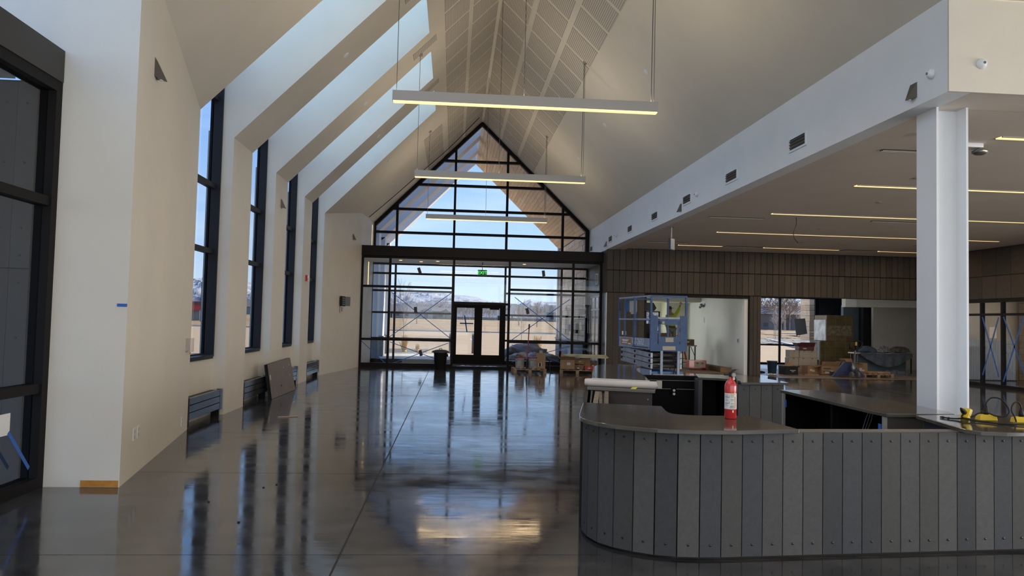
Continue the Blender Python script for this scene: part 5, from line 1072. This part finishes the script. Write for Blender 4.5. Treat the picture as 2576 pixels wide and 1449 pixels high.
# --- mountains
SK=[(0,720),(380,712),(480,706),(540,700),(630,710),(700,722),(850,738),(940,734),(1000,731),(1040,732),(1085,729),(1140,737),(1200,748),(1245,761),(1270,769),(1300,764),(1335,752),(1362,757),(1400,757),(1440,764),(1560,772),(1700,779),(2050,800),(2600,810)]
def sky_el(px):
    for (a,b),(c,d) in zip(SK[:-1],SK[1:]):
        if a<=px<=c: y=b+(d-b)*(px-a)/(c-a); return (806+.0235*(px-1140)-y)/1900
    return .005
from mathutils import noise as NZ
mb=MB(); NA,NR=420,60
for j in range(NR+1):
    for i in range(NA+1):
        px=100+1800*i/NA; az=math.atan((px-1140)/1900); rr=2200+2200*j/NR; t=j/NR
        h=sky_el(px)*4400+1.6
        x,y=rr*math.sin(az),rr*math.cos(az)
        rg=abs(NZ.noise(Vector((x*.0042,y*.0042,.3))))*1.0+.5*abs(NZ.noise(Vector((x*.011,y*.011,2.3))))+.25*abs(NZ.noise(Vector((x*.03,y*.03,5))))
        z=2+(h-2)*(t**1.05)*(1-(rg-.15)*.85*(1-t*.8))+ (NZ.noise(Vector((az*60,0,1)))*4 if t==1 else 0)
        mb.v.append((x,y,z))
for j in range(NR):
    for i in range(NA): a=j*(NA+1)+i; mb.f.append((a,a+1,a+NA+2,a+NA+1))
mm=bpy.data.materials.new('hazed_snowy_mountain'); mm.use_nodes=True; nt=mm.node_tree; p=nt.nodes['Principled BSDF']; p.inputs['Roughness'].default_value=.9
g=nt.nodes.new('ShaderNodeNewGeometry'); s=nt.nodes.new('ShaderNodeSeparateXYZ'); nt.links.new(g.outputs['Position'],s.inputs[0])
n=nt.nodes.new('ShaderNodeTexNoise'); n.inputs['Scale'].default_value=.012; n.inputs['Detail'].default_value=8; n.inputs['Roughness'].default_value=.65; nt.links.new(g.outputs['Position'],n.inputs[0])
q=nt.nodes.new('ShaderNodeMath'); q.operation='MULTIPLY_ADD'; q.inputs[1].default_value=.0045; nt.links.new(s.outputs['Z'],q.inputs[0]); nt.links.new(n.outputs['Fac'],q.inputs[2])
r=nt.nodes.new('ShaderNodeValToRGB'); nt.links.new(q.outputs[0],r.inputs[0]); r.color_ramp.elements[0].position=.78; r.color_ramp.elements[0].color=(.06,.08,.13,1); r.color_ramp.elements[1].position=1.12 if False else 1.0; r.color_ramp.elements[1].color=(.27,.29,.33,1)  # bluish haze painted into both mountain colours
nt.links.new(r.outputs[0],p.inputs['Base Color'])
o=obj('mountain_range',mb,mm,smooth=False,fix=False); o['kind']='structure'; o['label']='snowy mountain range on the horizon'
# --- trees
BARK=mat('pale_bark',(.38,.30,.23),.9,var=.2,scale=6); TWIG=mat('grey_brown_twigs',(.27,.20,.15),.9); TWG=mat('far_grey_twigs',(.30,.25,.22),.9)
def treemesh(seed,h,spread,lv,r0,thick,tm=None,trunk_h=.3,k=4):
    r=random.Random(seed); tr=MB(); br=MB()
    top=Vector((r.uniform(-.03,.03)*h,r.uniform(-.03,.03)*h,h*.8))
    tr.tube([(0,0,0),tuple(top*.5),tuple(top)],[r0,r0*.75,r0*.35],6)
    def grow(p,d,l,rad,n):
        q=p+d*l; m=p.lerp(q,.5)+Vector((r.uniform(-1,1),r.uniform(-1,1),0))*l*.06
        br.tube([p,m,q],[rad,rad*.8,max(thick,rad*.6)],3,cap=False)
        if n<=0: return
        for _ in range(3):
            a=Vector((r.uniform(-1,1),r.uniform(-1,1),r.uniform(.0,.9))).normalized(); nd=(d*.9+a*spread).normalized()
            grow(p.lerp(q,r.uniform(.45,1)),nd,l*r.uniform(.55,.75),max(thick,rad*.6),n-1)
    nb=k*3
    for i in range(nb):
        t=trunk_h+(.95-trunk_h)*i/nb; a=2.4*i+r.random(); d=Vector((math.cos(a)*spread*1.3,math.sin(a)*spread*1.3,.9)).normalized()
        grow(top*t,d,h*.30*(1.15-t*.6),max(thick,r0*.4*(1-t*.5)),lv)
    return tr,br
def tree(label,x,y,z,args,group=None,tm=TWIG):
    tr,br=treemesh(*args); t=thing('bare_tree',label,'tree',(x,y,z),0,group)
    obj('trunk',tr,BARK,t,local=True); obj('branches',br,tm,t,local=True,fix=False); return t
tree('slender bare young tree in the planting bed left of the entrance',-2.55,39.9,0,(3,3.7,.28,2,.028,.004,None,.42,3))
tree('slender bare young tree right of the entrance behind the rubbish heap',3.95,43.5,-.06,(9,3.0,.26,2,.024,.004,None,.40,3))
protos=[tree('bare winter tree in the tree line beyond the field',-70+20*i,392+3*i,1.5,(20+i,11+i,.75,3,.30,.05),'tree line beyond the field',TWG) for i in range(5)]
TL={}
for p in protos: p.scale=(.9,.9,.62)
rr_=random.Random(77)
for i in range(96):
    x=(-66+1.75*i if i<76 else -165+3.2*(i-76))+rr_.uniform(-1,1); p=protos[i%5]; c=dup(p,(x,rr_.uniform(388,430),1.5),rr_.uniform(0,6)); s=rr_.uniform(.50,.80); c.scale=(s*1.3,s*1.3,s)
bigs=[tree('large bare tree seen through the back room window',96+i*9,236+6*i,1,(40+i,12.5-i,.85,4,.32,.035,None,.22),'large trees behind the back room window',TWIG) for i in range(2)]
for x,y,s in ((84,226,.95),(90,240,.85),(102,226,1.05),(109,238,1.0),(116,230,.8),(124,242,.75),(98,250,.9),(78,236,.8),(70,240,.8),(62,235,.7)): c=dup(bigs[int(x)%2],(x,y,1.0),x); c.scale=(s,s,s)
smp=tree('small staked young tree outside the back room window',52,118,.1,(60,4.2,.4,2,.03,.012),'young staked trees outside the back room window',mat('pale_pink_twigs',(.50,.40,.34),.9))
for sx_ in (-.5,.5): obj('stake',MB().box(sx_-.03,-.03,0,sx_+.03,.03,1.9),mat('tan_stake',(.40,.28,.18),.8),smp,local=True)
for x,y in ((46,104),(55,116),(49,122),(60,124),(57,106),(62,130),(44.5,112),(52.5,100)): dup(smp,(x,y,.1),x)
# --- houses and buildings
ROOF=mat('grey_shingle_roof',(.15,.14,.14),.9,var=.15,scale=1)
def house(label,x,y,w,d,h,rh,col,rz=0,z=1.4):
    if y>300: h*=1.25; rh*=1.25
    t=thing('house',label,'house',(x,y,z+(.9 if y>300 else 0)),rz)
    obj('walls',MB().box(-w/2,-d/2,0,w/2,d/2,h),mat('house_wall_%s'%col,{'tan':(.33,.27,.22),'grey':(.24,.24,.25),'dark':(.17,.155,.15),'white':(.6,.58,.54)}[col],.9),t,local=True)
    obj('roof',MB().ext([(-d/2-.6,h-.1),(d/2+.6,h-.1),(0,h+rh)],'x',-w/2-.5,w/2+.5),ROOF,t,local=True)
    obj('gable_wing',MB().ext([(w*.1,0),(w*.4,0),(w*.4,h),(w*.25,h+rh*.7),(w*.1,h)],'y',-d/2-1.5,0),MATS['house_wall_%s'%col],t,local=True)
    for k in range(4): xx=-w/2+w*(k+.5)/4.6; obj('window',MB().box(xx-.8,-d/2-.06,1.0,xx+.8,-d/2+.02,2.2),mat('far_window_glass',(.03,.035,.045),.2),t,local=True)
    obj('door',MB().box(w*.21,-d/2-1.56,0,w*.29,-d/2-1.45,2.1),mat('far_door',(.12,.09,.07),.6),t,local=True)
    return t
house('low tan house with grey roof at the left end of the tree line',-44,384,26,10,2.6,2.4,'tan'); house('long grey house behind the field left of the entrance doors',-19,384,22,10,2.6,2.2,'grey')
house('dark green grey house just left of the entrance doors',-6,383,9,8,3.0,1.4,'dark'); house('white sided house visible in the right entrance door glass',27,386,10,9,4.4,2.2,'white')
house('grey house with twin gables right of the entrance doors',60,384,26,10,3.6,3.0,'grey'); house('tan house half hidden behind the right tape cross',84,386,20,10,3.2,2.6,'tan')
house('dark house with grey hipped roof behind the big trees',112,246,30,14,5.2,3.2,'dark',.1,1.0); house('dark low house behind the trees at the left of the back room window',80,254,24,10,3.4,1.8,'dark',.0,1.0)
house('grey house far left of the parking lot',-92,385,30,10,3.0,2.6,'grey')
t=thing('fence','long dark board fence at the far edge of the field','fence',(20,380,2))
for k in range(40): obj('fence_panel',MB().box(-30+3.2*k,379.9,1.9,-26.9+3.2*k,380.1,3.5),mat('dark_fence',(.06,.05,.045),.9),t)
t=thing('utility_box','green utility box standing at the far side of the field','utility box',(49,300,1.3)); obj('cabinet',MB().box(47.5,299,1.2,50.5,301,3.0),mat('dark_green_box',(.06,.08,.06),.7),t); obj('lid',MB().box(47.4,298.9,3.0,50.6,301.1,3.1),MATS['dark_green_box'],t)
t=thing('shop_building','shop with red roof band and white columns far left across the lot','building',(-50,150,0)); obj('walls',MB().box(-62,150,0,-44,160,3.4),mat('shop_wall',(.35,.32,.29),.9),t); obj('roof_band',MB().box(-52,149.2,2.4,-45,160.5,4.1),mat('shop_red',(.45,.05,.05),.6),t); obj('roof',MB().box(-66,148.8,3.6,-44,161,4.0),mat('shop_dark_roof',(.09,.07,.065),.8),t)
for x in (-50.5,-48.2,-46): obj('column',MB().box(x-.35,149.2,0,x+.35,149.9,2.4),mat('shop_white',(.75,.73,.68),.8),t)
def lamp_post(label,x,y,h):
    t=thing('lamp_post',label,'lamp post',(x,y,0)); obj('pole',MB().tube([(x,y,0),(x,y,h)],[.09,.06],8),DARKM,t); obj('arm',MB().tube([(x,y,h),(x-.5,y,h+.4),(x-1.3,y,h+.5)],.05,6),DARKM,t); obj('lamp_head',MB().box(x-1.9,y-.15,h+.42,x-1.2,y+.15,h+.52),DARKM,t)
lamp_post('curved lamp post beyond the tall pane left of the entrance',-8.6,180,5.3); lamp_post('curved lamp post beyond the right tape cross',20,180,5.0); lamp_post('thin lamp post between the entrance and the right tape cross',16.5,190,5.6); lamp_post('tall lamp post across the lot seen in the first left window',-47,145,7.5)
# --- bollards, pampas grass
for l,x,y in (('grey bollard with pale cap in line with the left entrance door',1.06,38.6),('grey bollard with pale cap seen beside the black trash can',-.10,38.4)):
    t=thing('bollard',l,'bollard',(x,y,-.06)); obj('post',MB().lathe([(.085,0),(.085,.98)],(x,y,-.06),14),mat('bollard_grey',(.10,.105,.10),.5),t,smooth=True); obj('cap',MB().lathe([(.09,.93),(.09,1.0),(.05,1.03)],(x,y,-.06),14),mat('bollard_cap',(.5,.5,.47),.5),t,smooth=True)
STR=mat('golden_straw',(.62,.42,.17),.9)
def pampas(label,x,y,z,h,n,seed):
    r=random.Random(seed); t=thing('ornamental_grass',label,'grass clump',(x,y,z)); mb=MB()
    for i in range(n):
        a=r.uniform(0,2*PI); l=h*r.uniform(.5,1); s=r.uniform(.03,.30)*l*(1 if i%5 else 1.8); b=Vector((math.cos(a)*.08,math.sin(a)*.08,0)); e_=Vector((math.cos(a)*s,math.sin(a)*s,l*(1 if i%5 else .8))); m=b.lerp(e_,.5)+Vector((0,0,l*.12))
        mb.tube([b,m,e_],[.008,.007,.003],3,cap=False)
    o=obj('blades',mb,STR,t,local=True,fix=False); o['kind']='stuff'; obj('root_clump',MB().lathe([(.10,0),(.12,.05),(.08,.12),(.03,.15)],(0,0,0),10),STR,t,local=True)
pampas('golden ornamental grass clump in the bed left of the entrance',-2.35,37.4,0,.85,150,3); pampas('small reddish grass clump beside the tall golden one',-1.75,38.2,0,.4,60,5); pampas('golden ornamental grass behind the rubbish heap',4.3,38.5,-.06,1.0,150,8)
# --- entrance canopy: piers, ribs, soffit boards, stone wall
cn=sempty('canopy',(0.9,32,5),'white ribbed entrance canopy with timber soffit outside the gabled window')
CW=mat('white_fascia_metal',(.72,.72,.72),.5)
for (a,b) in ((28.21,28.6),(30.35,31.2),(32.95,33.75),(35.45,36.0)):
    obj('rib',MB().ext([(-3.6,zl(-3.03)-.5),(-3.03,zl(-3.03)),(.9,9.12),(.9,9.12+1.1),(-3.6,zl(-3.6)+1.1)],'y',a,b),CW,cn); 
    if a>29: obj('canopy_pier',MB().box(-3.65,a,0,-3.03,b,zl(-3.03)),CW,cn); obj('plinth',MB().box(-3.70,a-.06,0,-2.98,b+.06,.86),mat('grey_plinth_stone',(.20,.20,.20),.85,var=.2,scale=8),cn)
obj('eave_beam',MB().box(-3.9,28.21,4.7,-3.62,36.0,6.2),CW,cn)
obj('roof_deck',MB().ext([(.85,9.16),(5.35,zr(5.35)+.06),(5.35,zr(5.35)+.9),(.85,9.16+1.06)],'y',28.21,36.0),CW,cn)
WD=[mat('cedar_soffit_%d'%i,c,.6,var=.12,scale=5,stretch=(6,.6,1)) for i,c in enumerate([(.74,.50,.28),(.80,.57,.34),(.68,.45,.25),(.76,.53,.31)])]
rr=random.Random(12); nb=36; nx_,nz_=-KR,-1; l_=math.hypot(nx_,nz_); nx_/=l_; nz_/=l_
for i in range(nb):
    x0=.92+4.06*i/nb+.003; x1=.92+4.06*(i+1)/nb-.003; cuts=[28.25]+sorted([rr.uniform(29,35) for _ in range(2)])+[35.97]
    for a,b in zip(cuts[:-1],cuts[1:]):
        if b-a<.1: continue
        j=rr.uniform(.018,.024); obj('soffit_board',MB().ext([(x0,zr(x0)+.03),(x1,zr(x1)+.03),(x1+nx_*j,zr(x1)+nz_*j),(x0+nx_*j,zr(x0)+nz_*j)],'y',a+.003,b-.003),rr.choice(WD),cn)
ws=sempty('wall_stone',(5.1,32,0),'tan stone veneer wall on the right of the entrance canopy')
obj('backing',MB().box(5.04,28.26,0,5.36,35.9,5.2),mat('mortar',(.22,.19,.15),.9),ws)
ST=[mat('tan_stone_%d'%i,c,.85,var=.10,scale=5,bump=.2,bscale=20) for i,c in enumerate([(.76,.58,.38),(.82,.64,.44),(.70,.53,.35),(.79,.62,.44)])]
nc=20
for k in range(nc):
    z0=.9+4.2*k/nc if k else .9; z1=.9+4.2*(k+1)/nc; y=28.3
    while y<35.88:
        l=rr.uniform(.55,1.1); y1=min(35.9,y+l)
        if y1-y>.05: obj('stone',MB().box(5.05-rr.uniform(.02,.045),y+.006,z0+.005,5.06,y1-.006,z1-.005),rr.choice(ST),ws)
        y=y1
obj('plinth',MB().box(4.90,28.3,0,5.06,35.9,.86),MATS['grey_plinth_stone'],ws); obj('plinth_cap',MB().box(4.86,28.3,.86,5.06,35.9,.92),CRB,ws)
obj('corner_trim',MB().box(4.93,35.85,0,5.4,36.08,5.2),CW,ws)
t=thing('wall_box','small dark box on the stone wall beside the glazing','wall box',(4.95,31.5,1.3)); obj('cover',MB().box(4.90,31.2,1.25,5.01,31.8,1.55),DARKM,t); obj('conduit',MB().tube([(4.97,31.5,.92),(4.97,31.5,1.25)],.02,6),DARKM,t)
tag(obj('wall_box',MB().box(4.92,30.1,1.2,5.01,30.35,1.6),DARKM),'narrow dark box on the stone wall nearer the glazing','wall box')
# stone corner outside the back room window
sc_=sempty('wall_stone',(16.2,34,0),'sunlit tan stone corner outside the back room window')
for k in range(14):
    z0=3.4*k/14; obj('stone',MB().box(16.05-rr.uniform(0,.02),33.0,z0+.005,16.55,33.9,z0+.24-.005),rr.choice(ST),sc_)
# rubbish heap in wrap outside
t=thing('rubbish_heap','heap of grey plastic covered rubbish on pallets outside the entrance','rubbish heap',(3.1,30.2,0))
HM=mat('grey_plastic_sheet',(.46,.45,.46),.5,var=.4,scale=4,bump=.9,bscale=6); r=random.Random(2)
def mound(x,y,z,rx,ry,h,m,name,seed,sub=3):
    bm=bmesh.new(); bmesh.ops.create_icosphere(bm,subdivisions=sub,radius=1); mb=MB(); bm.verts.index_update()
    for v in bm.verts:
        c=v.co; d=1+.28*NZ.noise(c*2.2+Vector((seed,0,0)))+.12*NZ.noise(c*6+Vector((0,seed,0)))
        mb.v.append((x+c.x*rx*d,y+c.y*ry*d,z+max(0,c.z)*h*d))
    mb.f=[tuple(q.index for q in f.verts) for f in bm.faces]; bm.free(); return obj(name,mb,m,t,smooth=True,fix=False)
mound(3.0,30.5,.15,.95,.6,.62,HM,'plastic_sheet',1); mound(2.35,30.2,.15,.4,.4,.42,mat('dark_sheet',(.16,.16,.17),.5,var=.3,scale=5),'dark_bag',5); mound(2.7,29.8,.12,.55,.4,.28,mat('white_plastic_bag',(.62,.62,.64),.35,bump=.8,bscale=9),'white_bag',8); mound(3.7,30.0,.12,.6,.5,.26,HM,'plastic_sheet',12); mound(3.2,29.7,.12,.3,.3,.3,MATS['white_plastic_bag'],'white_bag',14)
for k in range(5): obj('pallet_board',MB().box(2.1,29.4+.3*k,.10,4.2,29.55+.3*k,.13),PW,t)
for x in (2.15,3.1,4.1): obj('pallet_block',MB().box(x-.05,29.4,0,x+.05,30.75,.10),PW,t)
# --- clad fin and soffit outside the near storefront
fn=sempty('wall_fin',(-5.2,7.2,0),'bolted grey clad fin wall outside the near storefront')
GP=[mat('blue_grey_exterior_board_%d'%i,c,.7,var=.08,scale=8) for i,c in enumerate([(.055,.058,.066),(.068,.071,.078),(.050,.053,.060)])]
obj('backing',MB().box(-8,7.215,0,-3.86,7.245,3.72),KF,fn)
for i in range(22):
    x1=-3.86-.178*i; x0=x1-.174
    for (z0,z1) in ((0,1.98),(1.985,3.70)):
        b=obj('board',MB().box(x0,7.18,z0,x1,7.215,z1-.006),GP[(i*5+int(z0))%3],fn)
        if i<6:
            for z in ((.45,.85,1.35,1.85) if z0<1 else (2.1,2.35,2.95,3.5)): obj('bolt',MB().lathe([(.011,-.008),(.011,.002)],((x0+x1)/2,7.176,z),8,'y'),BOLT,b)
obj('outer_soffit',MB().box(-8,2,3.74,-4.1,7.24,3.95),PAINT,fn)
t=thing('paper_note','white paper sheet taped low on the near storefront glass','notice',(-3.66,6.6,.65)); obj('sheet',MB().box(-3.672,6.35,.56,-3.668,6.66,.74),mat('white_notice',(.75,.75,.74),.6),t); obj('tape_strip',MB().bar((-3.668,6.64,.58),(-3.668,6.98,.22),.003,.035,(0,0,1)),TAPE,t)
# --- outside the glazed right wall
wo=sempty('outer_sun_block',(18.7,19,0),'white roof added outside the glazed side to block the sun')
obj('sun_block_roof',MB().box(16.42,4,2.75,21.6,24.78,3.0),PAINT,wo)  # added roof, out of view, keeps sun off the hall floor
t=thing('corrugated_screen','pale corrugated screen leaning outside the narrow side pane','screen',(17.9,24.2,0))
mb=MB()
for i in range(60): x=17.2+i*.03; y=24.2+(.02 if i%2 else 0); mb.v+=[(x,y,.02),(x,y,1.35)]
mb.f=[(2*i,2*i+2,2*i+3,2*i+1) for i in range(59)]; obj('sheet',mb,mat('pale_corrugated',(.60,.60,.58),.5),t,fix=False); obj('foot_rail',MB().box(17.2,24.17,0,19.0,24.25,.03),DARKM,t)
t=thing('louvre_rack','rack of pale horizontal louvres outside the last side pane','rack',(19.9,23.5,0))
for k in range(6): obj('louvre',MB().box(19.1,23.4,1.6+.2*k,20.9,23.6,1.66+.2*k),mat('pale_grey_louvre',(.42,.43,.45),.5),t)
for x in (19.2,20.8): obj('post',MB().box(x-.04,23.46,0,x+.04,23.54,2.7),DARKM,t)
t=thing('stone_pier','sunlit stone wall piece outside at the right edge','wall piece',(20.6,24.4,0))
for k in range(12): obj('stone',MB().box(19.5,24.4-rr.uniform(0,.02),.22*k+.005,22.5,24.7,.22*k+.215),rr.choice(ST),t)
# thin wire strung along the left slope beside the gable
cord('thin black wire strung down the left ceiling slope to the gabled window',[(.75,27.0,zl(.75)-.03),(-.3,27.2,zl(-.3)-.06),(-1.3,27.0,zl(-1.3)-.04),(-2.2,26.6,zl(-2.2)-.08),(-3.0,26.4,zl(-3.0)-.05)],.012)
